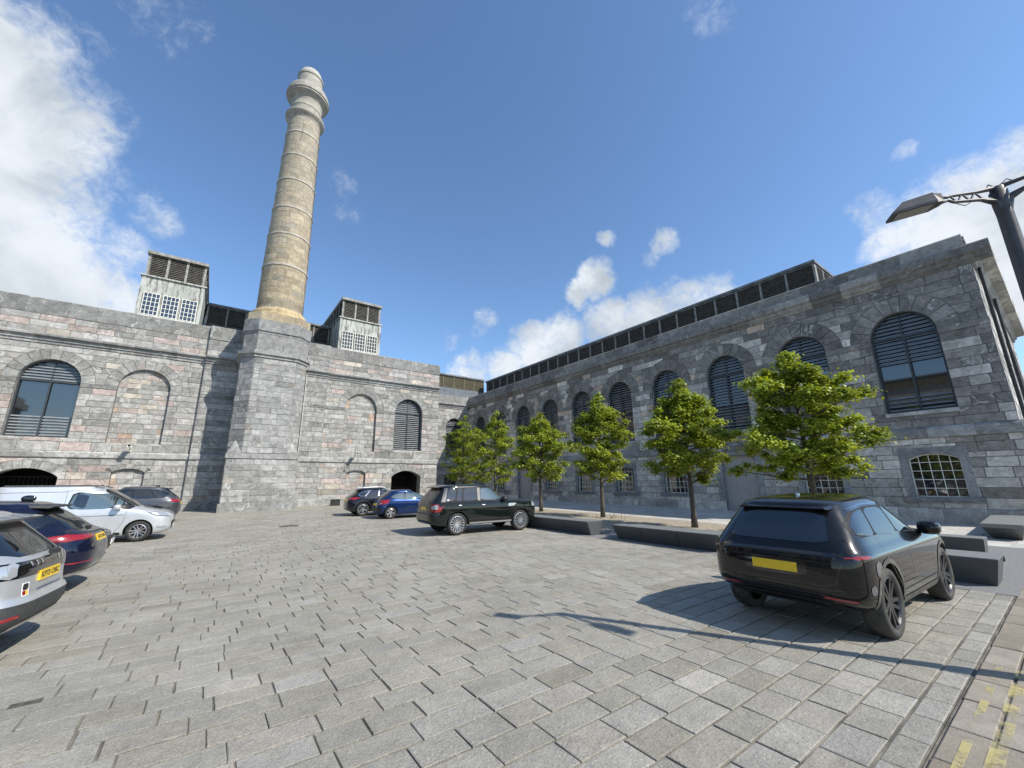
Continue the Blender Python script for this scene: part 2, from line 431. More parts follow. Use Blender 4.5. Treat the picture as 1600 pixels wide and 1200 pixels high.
# ------------------------------------------------------------------ masonry
Z = Vector((0, 0, 1))
class Plane:
    def __init__(s, O, U, N):
        s.O = Vector(O); s.U = Vector(U); s.N = Vector(N); s.flip = s.U.cross(Z).dot(s.N) < 0; s.curved = False
    def P(s, u, z, d): return s.O+s.U*u+s.N*d+Z*z
class Cyl:
    def __init__(s, cx, cy, rf, rref): s.c = (cx, cy); s.rf = rf; s.rr = rref; s.flip = False; s.curved = True
    def P(s, u, z, d):
        a = u/s.rr; r = s.rf(z)+d
        return Vector((s.c[0]+r*math.cos(a), s.c[1]+r*math.sin(a), z))
class Hole:
    """arched opening: centre, half width, sill, spring, top (semicircular when top-spring == half)"""
    def __init__(s, c, half, zb, zs, top, ring=.0):
        s.c = c; s.h = half; s.zb = zb; s.zs = zs; s.top = top; s.ring = ring
        rise = top-zs
        s.r = (half*half+rise*rise)/(2*rise) if rise > .01 else 1e6; s.zc = top-s.r
    def w(s, z, ring=0.):
        if z <= s.zb-1e-6 or z > s.top+ring: return 0.
        if z <= s.zs+1e-6: return s.h
        v = (s.r+ring)**2-(z-s.zc)**2
        if v <= 0: return 0.
        return min(math.sqrt(v), s.h+ring)
    def outline(s, n=18, inset=0.):
        """points from bottom left over the arch to bottom right"""
        a0 = math.asin(clamp(s.h/s.r, -1, 1)) if s.r < 1e5 else 0
        r = s.r-inset; pts = [(s.c-s.h+inset, s.zb+inset)]
        if s.r < 1e5:
            zsi = s.zs
            for k in range(n+1):
                a = -a0+2*a0*k/n; u = s.c+r*math.sin(a)
                u = max(s.c-s.h+inset, min(s.c+s.h-inset, u)); pts.append((u, s.zc+r*math.cos(a)))
        else: pts += [(s.c-s.h+inset, s.top-inset), (s.c+s.h-inset, s.top-inset)]
        pts.append((s.c+s.h-inset, s.zb+inset)); return pts
def zlist(z0, z1, h, forced=()):
    fs = sorted({z0, z1, *[f for f in forced if z0+.05 < f < z1-.05]}); o = [fs[0]]
    for a, b in zip(fs, fs[1:]):
        n = max(1, round((b-a)/h)); o += [a+(b-a)*k/n for k in range(1, n+1)]
    return o
def masonry(u0, u1, zl, holes, lens, tint, d=(.004, .028), gap=.025, rs=RS, nu=1):
    """coursed stones round arched openings -> list of (rows, d, tint)"""
    res = []
    for za, zb in zip(zl, zl[1:]):
        za2, zb2 = za+gap/2, zb-gap/2; hs = sorted([h for h in holes if za < h.top+h.ring-.02 and zb > h.zb+.02 and u0 < h.c+h.h and u1 > h.c-h.h], key=lambda h: h.c)
        curved = any(zb > h.zs+.01 for h in hs); nz = 5 if curved else 2
        zs = [za2+(zb2-za2)*k/(nz-1) for k in range(nz)]
        L = [[u0]*nz]; Rr = []
        for h in hs:
            ring = h.ring if za >= h.zs-.02 else 0.
            ww = [h.w(z, ring) for z in zs]
            Rr.append([h.c-x for x in ww]); L.append([h.c+x for x in ww])
        Rr.append([u1]*nz)
        for l, r in zip(L, Rr):
            a, b = max(l), min(r)
            cuts = []
            x = a+rs.uniform(.35, .9)*lens[0]
            while x < b-.4*lens[0]:
                cuts.append(x); x += rs.uniform(*lens)
            edges = [l]+[[c]*nz for c in cuts]+[r]
            for e0, e1 in zip(edges, edges[1:]):
                if max(q-p for p, q in zip(e0, e1)) < .08: continue
                rows = []
                for k in range(nz):
                    p, q = e0[k]+gap/2, e1[k]-gap/2
                    if q < p: p = q = (p+q)/2
                    rows.append([(p+(q-p)*i/nu, zs[k]) for i in range(nu+1)])
                uc = (rows[0][0][0]+rows[-1][-1][0])/2
                res.append((rows, rs.uniform(*d), tint(uc, (za+zb)/2, rs)))
    return res
def voussoirs(h, t, n, tint, rs=RS, gap=.022, d=(.006, .03)):
    res = []; a0 = math.asin(clamp(h.h/h.r, -1, 1)); ang = [-a0+2*a0*k/n+(rs.uniform(-.3, .3)*a0/n if 0 < k < n else 0) for k in range(n+1)]
    for k in range(n):
        p = ang[k]+gap/2/h.r; q = ang[k+1]-gap/2/h.r
        rows = []
        for r in (h.r, h.r+t):
            rows.append([(h.c+r*math.sin(p+(q-p)*i/3), h.zc+r*math.cos(p+(q-p)*i/3)) for i in range(4)])
        res.append((rows, rs.uniform(*d), tint(h.c, h.top, rs)))
    return res
def stone_mesh(fr, rows, d, back=-.05):
    nr, nc = len(rows), len(rows[0])
    v = [fr.P(u, z, d) for r in rows for (u, z) in r]
    f = [(i*nc+j, i*nc+j+1, (i+1)*nc+j+1, (i+1)*nc+j) for i in range(nr-1) for j in range(nc-1)]
    per = [j for j in range(nc)]+[i*nc+nc-1 for i in range(1, nr)]+[(nr-1)*nc+j for j in range(nc-2, -1, -1)]+[i*nc for i in range(nr-2, 0, -1)]
    b = len(v); v += [fr.P(*[(r) for r in rows[i//nc][i % nc]], back) for i in per]
    n = len(per)
    f += [(per[k], b+k, b+(k+1) % n, per[(k+1) % n]) for k in range(n)]
    if fr.flip: f = [q[::-1] for q in f]
    return v, f
class Wall:
    """gathers the stones of one building, then makes objects of the largest and one field of the rest"""
    def __init__(s): s.it = []
    def add(s, fr, stones, mat=None):
        for rows, d, t in stones:
            v, f = stone_mesh(fr, rows, d)
            q = [fr.P(*rows[0][0], 0), fr.P(*rows[0][-1], 0), fr.P(*rows[-1][-1], 0), fr.P(*rows[-1][0], 0)]
            s.it.append((area_px(q), v, f, t, mat))
    def build(s, parent, mat, keep=300, name='stone'):
        s.it.sort(key=lambda a: -a[0]); rest = {}
        for n, (a, v, f, t, mm) in enumerate(s.it):
            mm = mm or mat
            if n < keep and a > 40:
                b = MB(); b.add(v, f, t); b.build(name, mm, parent)
            else: rest.setdefault(mm.name, MB()).add(v, f, t)
        for k, b in rest.items(): tag(b.build(name+'_field', MATS[k], parent), None, None, kind='stuff')
def backing(mb, fr, u0, u1, z0, z1, holes, d=0.):
    zs = {z0, z1}
    for h in holes:
        zs |= {h.zb, h.zs, h.top}
        for k in range(1, 12): zs.add(h.zs+(h.top-h.zs)*math.sin(math.pi/2*k/12))
    zs = sorted(z for z in zs if z0-1e-6 <= z <= z1+1e-6)
    for za, zb in zip(zs, zs[1:]):
        if zb-za < 1e-5: continue
        hs = sorted([h for h in holes if za < h.top-1e-6 and zb > h.zb+1e-6], key=lambda h: h.c)
        L = [(u0, u0)]; Rr = []
        for h in hs:
            wa, wb = (h.w(za+1e-5), h.w(zb-1e-5)); Rr.append((h.c-wa, h.c-wb)); L.append((h.c+wa, h.c+wb))
        Rr.append((u1, u1))
        for (la, lb), (ra, rb) in zip(L, Rr):
            q = [fr.P(la, za, d), fr.P(ra, za, d), fr.P(rb, zb, d), fr.P(lb, zb, d)]
            mb.add(q, [(0, 1, 2, 3) if not fr.flip else (3, 2, 1, 0)], (.11, .107, .10))
def reveal(mb, fr, h, depth, tint, front=.012):
    pts = h.outline(); n = len(pts)
    v = [fr.P(u, z, front) for u, z in pts]+[fr.P(u, z, -depth) for u, z in pts]
    f = [(k, k+1, n+k+1, n+k) for k in range(n-1)]+[(n-1, 0, n, 2*n-1)]
    if fr.flip: f = [q[::-1] for q in f]
    mb.add(v, f, tint)
def moulding(fr, u0, u1, prof, ln, tint, rs, parent, name, mat, gap=.008):
    """a projecting course: blocks of one (d, z) profile laid end to end"""
    u = u0
    while u < u1-.01:
        ue = min(u+ln*rs.uniform(.75, 1.25), u1)
        if u1-ue < ln*.35: ue = u1
        m = MB(); n = len(prof); j = rs.uniform(-.004, .004)
        a, b = u+(gap/2 if u > u0 else 0), ue-(gap/2 if ue < u1 else 0)
        v = [fr.P(a, z, d+j) for d, z in prof]+[fr.P(b, z, d+j) for d, z in prof]
        f = [(k, (k+1) % n, n+(k+1) % n, n+k) for k in range(n)]+[tuple(range(n))[::-1], tuple(range(n, 2*n))]
        if not fr.flip: f = [q[::-1] for q in f]
        m.add(v, f, tint(u, prof[0][1], rs)); m.build(name, mat, parent); u = ue
def pal(ws):
    cols = [c for c, _ in ws]; wt = [x for _, x in ws]
    def fn(u, z, rs):
        nz_ = math.sin(u*.83+1.7*math.sin(z*.61+u*.21))*math.sin(z*.97+.6*math.sin(u*.47))
        w2 = [q*(.45+1.5*max(0., nz_)) if c_[0] > 1.12*c_[2] else q for c_, q in zip(cols, wt)]
        c = rs.choices(cols, w2)[0]; k = 1+.11*rs.gauss(0, 1); j = rs.uniform(-.01, .01)
        return tuple(max(.02, x*k+j) for x in c)
    return fn
GREY, LGREY, DGREY = (.295, .292, .275), (.355, .350, .333), (.235, .234, .220)
PINK, RUST, CREAM = (.385, .325, .295), (.40, .30, .235), (.42, .385, .325)
P_FIELD = pal([(GREY, 5), (LGREY, 3.2), (DGREY, 1.8), (PINK, 1.5), (CREAM, .5)])
P_BLIND = pal([(GREY, 4), (LGREY, 4.5), (PINK, 1.6), (RUST, .9), (CREAM, .9), (DGREY, .5)])
P_FRIEZE = pal([(GREY, 3), (LGREY, 2.5), (PINK, 2.8), (CREAM, .8), (DGREY, 1.2)])
P_DARK = pal([((.20, .203, .192), 5), ((.235, .238, .225), 3)])
P_PIER = pal([((.285, .288, .278), 6), ((.34, .342, .33), 3), ((.235, .238, .228), 2.5), ((.29, .27, .235), .7)])
P_BUFF = pal([((.37, .305, .205), 6), ((.34, .28, .188), 3), ((.41, .345, .24), 2), ((.335, .295, .225), 2)])
P_BAND = pal([((.62, .59, .51), 1)])
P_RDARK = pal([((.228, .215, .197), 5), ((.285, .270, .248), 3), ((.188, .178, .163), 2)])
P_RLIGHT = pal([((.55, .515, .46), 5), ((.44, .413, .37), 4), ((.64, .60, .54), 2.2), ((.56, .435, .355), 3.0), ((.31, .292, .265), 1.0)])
P_RLOW = pal([((.52, .495, .45), 5), ((.425, .403, .368), 4), ((.60, .57, .52), 2.2), ((.32, .303, .278), 1.3)])

# ---- windows
def tri_fan(pts): return [tuple(range(len(pts)))]
def arch_frame(fr, h, d0, d1, wd, inset=.0):
    m = MB(); a = h.outline(18, inset); b = h.outline(18, inset+wd); n = len(a)
    v = [fr.P(*p, d1) for p in a]+[fr.P(*p, d1) for p in b]+[fr.P(*p, d0) for p in a]+[fr.P(*p, d0) for p in b]
    f = []
    for k in range(n):
        l = (k+1) % n; f += [(k, l, n+l, n+k), (n+k, n+l, 3*n+l, 3*n+k)]
    if not fr.flip: f = [q[::-1] for q in f]
    m.add(v, f); return m
def fbox(m, fr, u0, u1, z0, z1, d0, d1, tint=None):
    p = [fr.P(u0, z0, d0), fr.P(u1, z0, d0), fr.P(u1, z0, d1), fr.P(u0, z0, d1), fr.P(u0, z1, d0), fr.P(u1, z1, d0), fr.P(u1, z1, d1), fr.P(u0, z1, d1)]
    if not fr.flip: p = [p[3], p[2], p[1], p[0], p[7], p[6], p[5], p[4]]
    m.hexa(p, tint)
def pane(fr, h, d, parent, name='pane', mat=None):
    m = MB(); a = h.outline(18, .01); v = [fr.P(*p, d) for p in a]; q = tuple(range(len(a)))
    m.add(v, [q[::-1] if not fr.flip else q]); o = m.build(name, mat or M_GLASS, parent); return o
def louvre_window(parent, fr, h, depth, clear=None, pitch=.178, single=True):
    wd = arch_frame(fr, h, -depth-.06, -depth+.05, .075)
    fbox(wd, fr, h.c-.035, h.c+.035, h.zb+.06, h.zs-.05, -depth-.02, -depth+.065)
    fbox(wd, fr, h.c-.018, h.c+.018, h.zs+.05, h.top-.08, -depth-.02, -depth+.04)
    fbox(wd, fr, h.c-h.h+.05, h.c+h.h-.05, h.zs-.06, h.zs+.05, -depth-.02, -depth+.06)
    win = wd.build('window', M_WINFR, parent)
    pane(fr, h, -depth-.10, win)
    z = h.zb+.13; fld = MB()
    while z < h.top-.07:
        ww = h.w(z+.03)-.07
        if ww > .15 and abs(z-h.zs) > .07 and not (clear and clear[0] < z < clear[1]):
            m = MB(); a, b = h.c-ww, h.c+ww; t = .016
            p = [fr.P(a, z-.03, -depth+.04), fr.P(b, z-.03, -depth+.04), fr.P(b, z+.045, -depth-.05), fr.P(a, z+.045, -depth-.05)]
            p2 = [q+Z*t for q in p]
            pp = p+p2
            m.hexa(pp if not fr.flip else [pp[3], pp[2], pp[1], pp[0], pp[7], pp[6], pp[5], pp[4]])
            if single: m.build('slat', M_SLATM, win)
            else: fld.add(m.v, m.f)
        z += pitch
    if fld.f: tag(fld.build('slat_set', M_SLATM, win), None, None, kind='stuff')
    return win
def grid_window(parent, fr, h, depth, nu, nz, bar=.028, panes=True, mat=None, name='window'):
    m = arch_frame(fr, h, -depth-.05, -depth+.03, .045); mat = mat or M_WHITE
    uu = [h.c-h.h+2*h.h*k/nu for k in range(nu+1)]; zz = [h.zb+(h.top-h.zb)*k/nz for k in range(nz+1)]
    for u in uu[1:-1]:
        t = h.top if h.r > 1e5 else h.zc+math.sqrt(max(0, h.r**2-(u-h.c)**2)); fbox(m, fr, u-bar/2, u+bar/2, h.zb+.03, t-.02, -depth-.02, -depth+.02)
    for z in zz[1:-1]:
        ww = h.w(z)-.02; fbox(m, fr, h.c-ww, h.c+ww, z-bar/2, z+bar/2, -depth-.018, -depth+.018)
    win = m.build(name, mat, parent)
    if not panes: pane(fr, h, -depth-.02, win); return win
    for i in range(nu):
        for k in range(nz):
            a, b, z0, z1 = uu[i]+bar*.4, uu[i+1]-bar*.4, zz[k]+bar*.4, zz[k+1]-bar*.4
            tops = []
            for u in (a, b):
                t = z1 if h.r > 1e5 else min(z1, h.zc+math.sqrt(max(0, h.r**2-(u-h.c)**2))-.02); tops.append(max(t, z0+.01))
            tl = RS.uniform(-.004, .004); q = MB(); v = [fr.P(a, z0, -depth-.006+tl), fr.P(b, z0, -depth-.006-tl), fr.P(b, tops[1], -depth-.006), fr.P(a, tops[0], -depth-.006)]
            q.add(v, [(0, 1, 2, 3) if not fr.flip else (3, 2, 1, 0)]); q.build('pane', M_GLASS, win)
    return win
# ------------------------------------------------------------------ main building (left and recess)
CX = 2.87
brew = empty('brewery_building', (CX, 35.6, .2))
tag(brew, 'long grey and pink limestone building with arched windows behind the chimney', 'building')
def child(o, p=brew):
    o.parent = p; return o
def keepxf(parent):                      # children are modelled in world space
    parent['_inv'] = 1
class _P:                                # parent objects sit at their base; undo that for world-space children
    pass
def fixparents(root):
    inv = Matrix.Translation(root.location).inverted()
    for c in root.children: c.matrix_parent_inverse = inv

RB = random.Random(21)
LW = Wall(); lback = MB()
def profile(z0, z1, kind):
    if kind == 'string': return [(-.05, z0), (.09, z0), (.11, z0+.04), (.11, z1-.10), (.02, z1), (-.05, z1)]
    if kind == 'cornice': return [(-.05, z0), (.07, z0), (.09, z0+.16), (.16, z0+.18), (.18, z0+.38), (.34, z0+.42), (.36, z1-.10), (.10, z1), (-.05, z1)]
    if kind == 'plinth': return [(-.05, z0), (.10, z0), (.10, z1-.06), (.03, z1), (-.05, z1)]
    if kind == 'coping': return [(-.05, z0), (.05, z0), (.05, z1-.05), (.0, z1), (-.5, z1), (-.5, z0)]
    if kind == 'impost': return [(-.05, z0), (.045, z0), (.045, z1), (-.05, z1)]
def facade(fr, u0, u1, big, low, top_h, tf, edge=None):
    """one stretch of the two-storey front: plinth, ground floor, string, arcade, cornice, frieze, coping"""
    hs = big+low
    gl = .15
    forced = [h.zb for h in hs]+[h.zs for h in hs]+[7.88]
    LW.add(fr, masonry(u0, u1, zlist(.75, 3.55, .42, [h.zb for h in low]), low, (.7, 1.7), tf['low'], rs=RB))
    LW.add(fr, masonry(u0, u1, zlist(3.95, 10.35, .40, forced), big, (.8, 2.0), tf['mid'], rs=RB))
    LW.add(fr, masonry(u0, u1, zlist(10.98, 12.2, .40), [], (.8, 1.8), tf['frieze'], rs=RB))
    for h in big: LW.add(fr, voussoirs(h, h.ring-.01, 11, tf['arch'], RB))
    for h in low: LW.add(fr, voussoirs(h, h.ring-.01, 9 if h.h > 1 else 5, tf['arch'], RB))
    backing(lback, fr, u0, u1, -.3, 13.1, hs)
    k = 0
    segs = [u0]
    for h in sorted(low, key=lambda h: h.c):
        if h.zb < .6: segs += [h.c-h.h, h.c+h.h]
    segs.append(u1)
    for a, b in zip(segs[::2], segs[1::2]): moulding(fr, a, b, profile(-.2, .75, 'plinth'), 1.5, tf['arch'], RB, brew, 'plinth_block', M_LIME)
    moulding(fr, u0, u1, profile(3.55, 3.95, 'string'), 1.6, tf['mid2'], RB, brew, 'string_block', M_LIME)
    moulding(fr, u0, u1, profile(10.35, 10.98, 'cornice'), 1.7, P_PIER, RB, brew, 'cornice_block', M_LIME)
    moulding(fr, u0, u1, profile(12.2, top_h, 'coping'), 1.5, P_DARK, RB, brew, 'coping_block', M_LIME)
    segs = [u0]
    for h in sorted(big, key=lambda h: h.c): segs += [h.c-h.h, h.c+h.h]
    segs.append(u1)
    for a, b in zip(segs[::2], segs[1::2]):
        if b-a > .2: moulding(fr, a, b, profile(7.88, 8.12, 'impost'), 1.4, P_DARK, RB, brew, 'impost_block', M_LIME)
TF = dict(low=P_FRIEZE, mid=P_FIELD, mid2=P_PIER, frieze=P_FRIEZE, arch=pal([((.262, .264, .25), 5), ((.285, .286, .27), 2), ((.24, .242, .23), 2)]))
TFC = dict(low=P_PIER, mid=P_PIER, mid2=P_PIER, frieze=P_PIER, arch=P_PIER)
FL = Plane((0, 35.6, 0), (1, 0, 0), (0, -1, 0)); FC = Plane((0, 35.38, 0), (1, 0, 0), (0, -1, 0))
def mainholes(s):
    return ([Hole(CX+s*11.37, 1.32, 4.72, 8.12, 9.44, .62), Hole(CX+s*7.05, 1.32, 4.5, 8.12, 9.44, .62)],
            [Hole(CX+s*11.4, 1.34, -.2, 2.42, 2.93, .5), Hole(CX+s*7.02, .78, 1.02, 2.72, 2.94, .3)])
for s in (-1, 1):
    big, low = mainholes(s)
    u0, u1 = (CX-14.35, CX-4.1) if s < 0 else (CX+4.1, CX+14.35)
    facade(FL, u0, u1, big, low, 13.19, TF)
    # glazed and louvred window
    louvre_window(brew, FL, big[0], .34, clear=(5.95, 8.05) if s < 0 else None, single=True)
    reveal(lback, FL, big[0], .5, (.26, .26, .245))
    # blind arch: recessed panel of smaller pale stones
    for h, dp in ((big[1], .22), (low[1], .20)):
        reveal(lback, FL, h, dp+.03, (.24, .243, .23))
        fb = Plane((0, 35.6+dp, 0), (1, 0, 0), (0, -1, 0))
        LW.add(fb, [q for q in masonry(h.c-h.h, h.c+h.h, zlist(h.zb, h.top, .33), [], (.5, .95), P_BLIND, rs=RB)])
        m = MB(); fbox(m, FL, h.c-h.h-.2, h.c+h.h+.2, h.zb-.1, h.top+.2, -dp-.3, -dp-.005, (.25, .245, .23)); m.build('blind_panel', M_LIME, brew)
    for h, dz in ((big[0], .12), (big[1], .10), (low[1], .10)):
        m = MB(); fbox(m, FL, h.c-h.h-.02, h.c+h.h+.02, h.zb-dz, h.zb, -.36, .02, (.40, .395, .37)); m.build('sill', M_LIME, brew)
    # cart arch with a dark passage behind it
    h = low[0]; reveal(lback, FL, h, .75, (.25, .25, .235), .0)
    m = MB(); y0 = 36.36
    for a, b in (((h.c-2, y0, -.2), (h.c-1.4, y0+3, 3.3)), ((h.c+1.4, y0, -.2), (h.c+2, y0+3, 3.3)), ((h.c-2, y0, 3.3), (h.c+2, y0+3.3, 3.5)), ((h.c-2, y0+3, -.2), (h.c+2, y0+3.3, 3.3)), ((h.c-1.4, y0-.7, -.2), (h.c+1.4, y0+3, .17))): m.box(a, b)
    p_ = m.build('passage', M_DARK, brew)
    m = MB()
    for k in range(15): m.box((h.c-1.33+k*.19, y0+1.0, .17), (h.c-1.31+k*.19, y0+1.02, 2.5))
    for zz in (.35, 1.4, 2.45): m.box((h.c-1.38, y0+.995, zz), (h.c+1.38, y0+1.025, zz+.04))
    m.build('gate', M_IRON, brew)
facade(FC, CX-4.1, CX+4.1, [], [], 13.22, TFC)
for xs, nx in ((CX-4.1, -1), (CX+4.1, 1)):
    lback.box((xs-.01 if nx < 0 else xs-.02, 35.38, 0), (xs+.02 if nx < 0 else xs+.01, 35.62, 13.1), (.27, .27, .26))
# body of the building behind the fronts
lback.box((CX-14.35, 36.9, 3.6), (CX+14.3, 41.8, 12.2), (.25, .25, .24))
lback.box((CX+14.30, 35.65, -.2), (CX+14.34, 41.9, 13.1), (.28, .28, .27))
lback.box((CX-14.34, 35.65, -.2), (CX-14.30, 41.9, 13.1), (.28, .28, .27))
lback.box((CX-14.3, 35.65, 12.1), (CX+14.3, 41.9, 12.2), (.12, .12, .12))
lback.box((CX-14.3, 35.75, 9.7), (CX+14.3, 36.9, 9.8), (.05, .05, .05))
# recess between the main front and the side wing
FRC = Plane((0, 41.9, 0), (1, 0, 0), (0, -1, 0))
rb = [Hole(22.35, 1.05, 4.65, 8.1, 9.15, .6)]; rl = [Hole(22.0, .8, 1.0, 2.6, 2.85, .3)]
LW.add(FRC, masonry(17.2, 24.3, zlist(.7, 3.55, .42, [1.0]), rl, (.7, 1.6), P_PIER, rs=RB))
LW.add(FRC, masonry(17.2, 24.3, zlist(3.95, 10.25, .40, [4.65, 8.1]), rb, (.8, 1.8), P_FIELD, rs=RB))
for h in rb+rl: LW.add(FRC, voussoirs(h, h.ring-.01, 9, TF['arch'], RB))
backing(lback, FRC, 17.2, 24.3, -.3, 11.75, rb+rl)
moulding(FRC, 17.2, 24.2, profile(-.2, .7, 'plinth'), 1.5, P_PIER, RB, brew, 'plinth_block', M_LIME)
moulding(FRC, 17.2, 24.2, profile(3.55, 3.95, 'string'), 1.6, P_PIER, RB, brew, 'string_block', M_LIME)
moulding(FRC, 17.2, 24.0, profile(10.25, 10.88, 'cornice'), 1.7, P_PIER, RB, brew, 'cornice_block', M_LIME)
moulding(FRC, 17.2, 24.2, profile(10.88, 11.78, 'coping'), 1.5, P_DARK, RB, brew, 'coping_block', M_LIME)
for h in rb: louvre_window(brew, FRC, h, .34, clear=(5.7, 7.3), single=False); reveal(lback, FRC, h, .5, (.25, .25, .24))
for h in rl: reveal(lback, FRC, h, .3, (.25, .25, .24)); pane(FRC, h, -.25, brew)
lback.box((17.2, 42.6, -.2), (24.3, 47, 11.6), (.25, .25, .24))
wall_o = lback.build('wall', M_LIME, brew)
LW.build(brew, M_LIME)

# roofs, louvred ridge vents and dormers
def quad(m, pts): m.add(pts, [tuple(range(len(pts)))])
m = MB()
quad(m, [(CX-14.3, 36.1, 12.5), (CX+14.3, 36.1, 12.5), (CX+9.5, 40.0, 14.6), (CX-9.5, 40.0, 14.6)])
quad(m, [(CX-9.5, 40.0, 14.6), (CX+9.5, 40.0, 14.6), (CX+14.3, 46.0, 12.0), (CX-14.3, 46.0, 12.0)])
quad(m, [(17.2, 42.0, 11.62), (27.2, 42.0, 11.62), (27.2, 43.0, 13.02), (17.2, 43.0, 13.02)])
m.build('roof', M_SLATE, brew)
def vent(parent, fr, u0, u1, z0, z1, bays, depth, matl, matp, matcap, name='ridge_vent', back=2.6, ends=True):
    """row of louvre panels between posts under a projecting cap"""
    m = MB(); fbox(m, fr, u0-.12, u1+.12, z1, z1+.16, -back, .16); fbox(m, fr, u0-.05, u1+.05, z1-.09, z1-.002, -back+.1, .05)
    fbox(m, fr, u0, u1, z0-.8, z1-.1, -back+.2, -.30)
    cap = m.build(name, matcap, parent)
    for k in range(bays+1):
        u = u0+(u1-u0)*k/bays; m = MB(); fbox(m, fr, u-.055, u+.055, z0-.2, z1-.09, -.26, .03); m.build('post', matp, cap)
    for k in range(bays):
        a, b = u0+(u1-u0)*k/bays+.05, u0+(u1-u0)*(k+1)/bays-.05; m = MB(); z = z0+.02
        while z < z1-.14:
            p = [fr.P(a, z, 0), fr.P(b, z, 0), fr.P(b, z+.10, -.12), fr.P(a, z+.10, -.12)]; p2 = [q+Z*.022 for q in p]; pp = p+p2
            m.hexa(pp if not fr.flip else [pp[3], pp[2], pp[1], pp[0], pp[7], pp[6], pp[5], pp[4]]); z += .125
        m.build('louvre_panel', matl, cap)
    return cap
FV = Plane((0, 40.0, 0), (1, 0, 0), (0, -1, 0))
vent(brew, FV, CX-4.7, CX+4.7, 15.0, 16.42, 7, .1, M_WOODDK, M_WOODLT, M_LEAD)
FV2 = Plane((0, 43.0, 0), (1, 0, 0), (0, -1, 0))
vent(brew, FV2, 19.9, 27.0, 13.05, 14.5, 5, .1, M_OLIVE, M_OLIVE, M_LEAD)
def dormer(x0, x1, side):
    y0, y1 = 36.55, 45.
    fr = Plane((0, y0, 0), (1, 0, 0), (0, -1, 0))
    m = MB(); m.box((x0, y0, 12.8), (x1, y1, 16.42))
    body = m.build('dormer', M_DORM, brew)
    m = MB(); m.box((x0-.10, y0-.12, 16.42), (x1+.10, y1, 16.52)); m.build('ledge', M_DORM, body)
    for xa in (x0, x1-.22):
        m = MB(); fbox(m, fr, xa-.0, xa+.22, 12.9, 16.41, .001, .05); m.build('corner_post', M_DORM, body)
    wd = (x1-x0-.55-.28)/3
    for k in range(3):
        h = Hole(x0+.275+wd*.5+k*(wd+.14), wd/2, 13.55, 15.2, 15.2)
        h.r = 1e6
        grid_window(body, fr, h, -.07, 4, 5, .034, panes=(side < 0))
    m = MB(); fbox(m, fr, x0+.2, x1-.2, 13.40, 13.50, .001, .14); m.build('sill', M_WHITE, body)
    # louvred lantern on top
    m = MB(); m.box((x0+.02, y0-.10, 18.20), (x1-.02, y1, 18.42)); m.box((x0+.30, y0+.25, 16.5), (x1-.30, y1-.2, 18.2))
    cap = m.build('lantern', M_WOODLT, body)
    def bayrow(f2, a, b, n):
        for k in range(n+1):
            u = a+(b-a)*k/n; mm = MB(); fbox(mm, f2, u-.07, u+.07, 16.52, 18.2, -.2, .0); mm.build('post', M_WOODLT, body)
        for k in range(n):
            p0, p1 = a+(b-a)*k/n+.07, a+(b-a)*(k+1)/n-.07; z = 16.6; mm = MB()
            while z < 18.1:
                p = [f2.P(p0, z, -.02), f2.P(p1, z, -.02), f2.P(p1, z+.11, -.15), f2.P(p0, z+.11, -.15)]; pp = p+[q+Z*.024 for q in p]
                mm.hexa(pp if not f2.flip else [pp[3], pp[2], pp[1], pp[0], pp[7], pp[6], pp[5], pp[4]]); z += .135
            mm.build('louvre_panel', M_WOODDK, body)
    bayrow(Plane((0, y0+.08, 0), (1, 0, 0), (0, -1, 0)), x0+.17, x1-.17, 3)
    bayrow(Plane((x0+.10, 0, 0), (0, 1, 0), (-1, 0, 0)), y0+.2, y1-.3, 7)
    bayrow(Plane((x1-.10, 0, 0), (0, 1, 0), (1, 0, 0)), y0+.2, y1-.3, 7)
dormer(CX-8.52, CX-4.92, -1); dormer(CX+4.86, CX+8.54, 1)
fixparents(brew)

# ------------------------------------------------------------------ chimney stack
PX, PYF, PH, PF = 2.80, 31.8, 2.04, 1.28          # centre, front plane, half width, half front face
PYC = PYF+PH
chim = empty('chimney_stack', (PX, PYC, .2))
tag(chim, 'tall round buff stone chimney on a chamfered grey stone pier', 'chimney')
CW = Wall(); cb = MB()
def oct_faces(half, front, cx=PX, cy=PYC):
    """planes of a chamfered square: (frame, u0, u1)"""
    c = half; f = front; k = math.sqrt(.5); L = (c-f)*math.sqrt(2)
    return [(Plane((cx-f, cy-c, 0), (1, 0, 0), (0, -1, 0)), 0, 2*f), (Plane((cx-c, cy-f, 0), (k, -k, 0), (-k, -k, 0)), 0, L), (Plane((cx+f, cy-c, 0), (k, k, 0), (k, -k, 0)), 0, L),
            (Plane((cx-c, cy+f, 0), (0, -1, 0), (-1, 0, 0)), 0, 2*f), (Plane((cx+c, cy-f, 0), (0, 1, 0), (1, 0, 0)), 0, 2*f)]
def octring(half, front, z):
    c, f = half, front
    return [(PX-f, PYC-c, z), (PX+f, PYC-c, z), (PX+c, PYC-f, z), (PX+c, PYC+f, z), (PX+f, PYC+c, z), (PX-f, PYC+c, z), (PX-c, PYC+f, z), (PX-c, PYC-f, z)]
def octstage(prof, name, tint, mat=M_LIME):
    """moulded course running round the chamfered pier, profile of (extra half width, z)"""
    m = MB(); v = []; n = 8
    for e, z in prof: v += octring(PH+e, PF+e*.414, z)
    f = [(i*n+k, i*n+(k+1) % n, (i+1)*n+(k+1) % n, (i+1)*n+k) for i in range(len(prof)-1) for k in range(n)]
    f += [tuple((len(prof)-1)*n+k for k in range(n)), tuple(range(n))[::-1]]
    m.add(v, f, tint); return m.build(name, mat, chim)
SQ = oct_faces(PH, PH-.001)
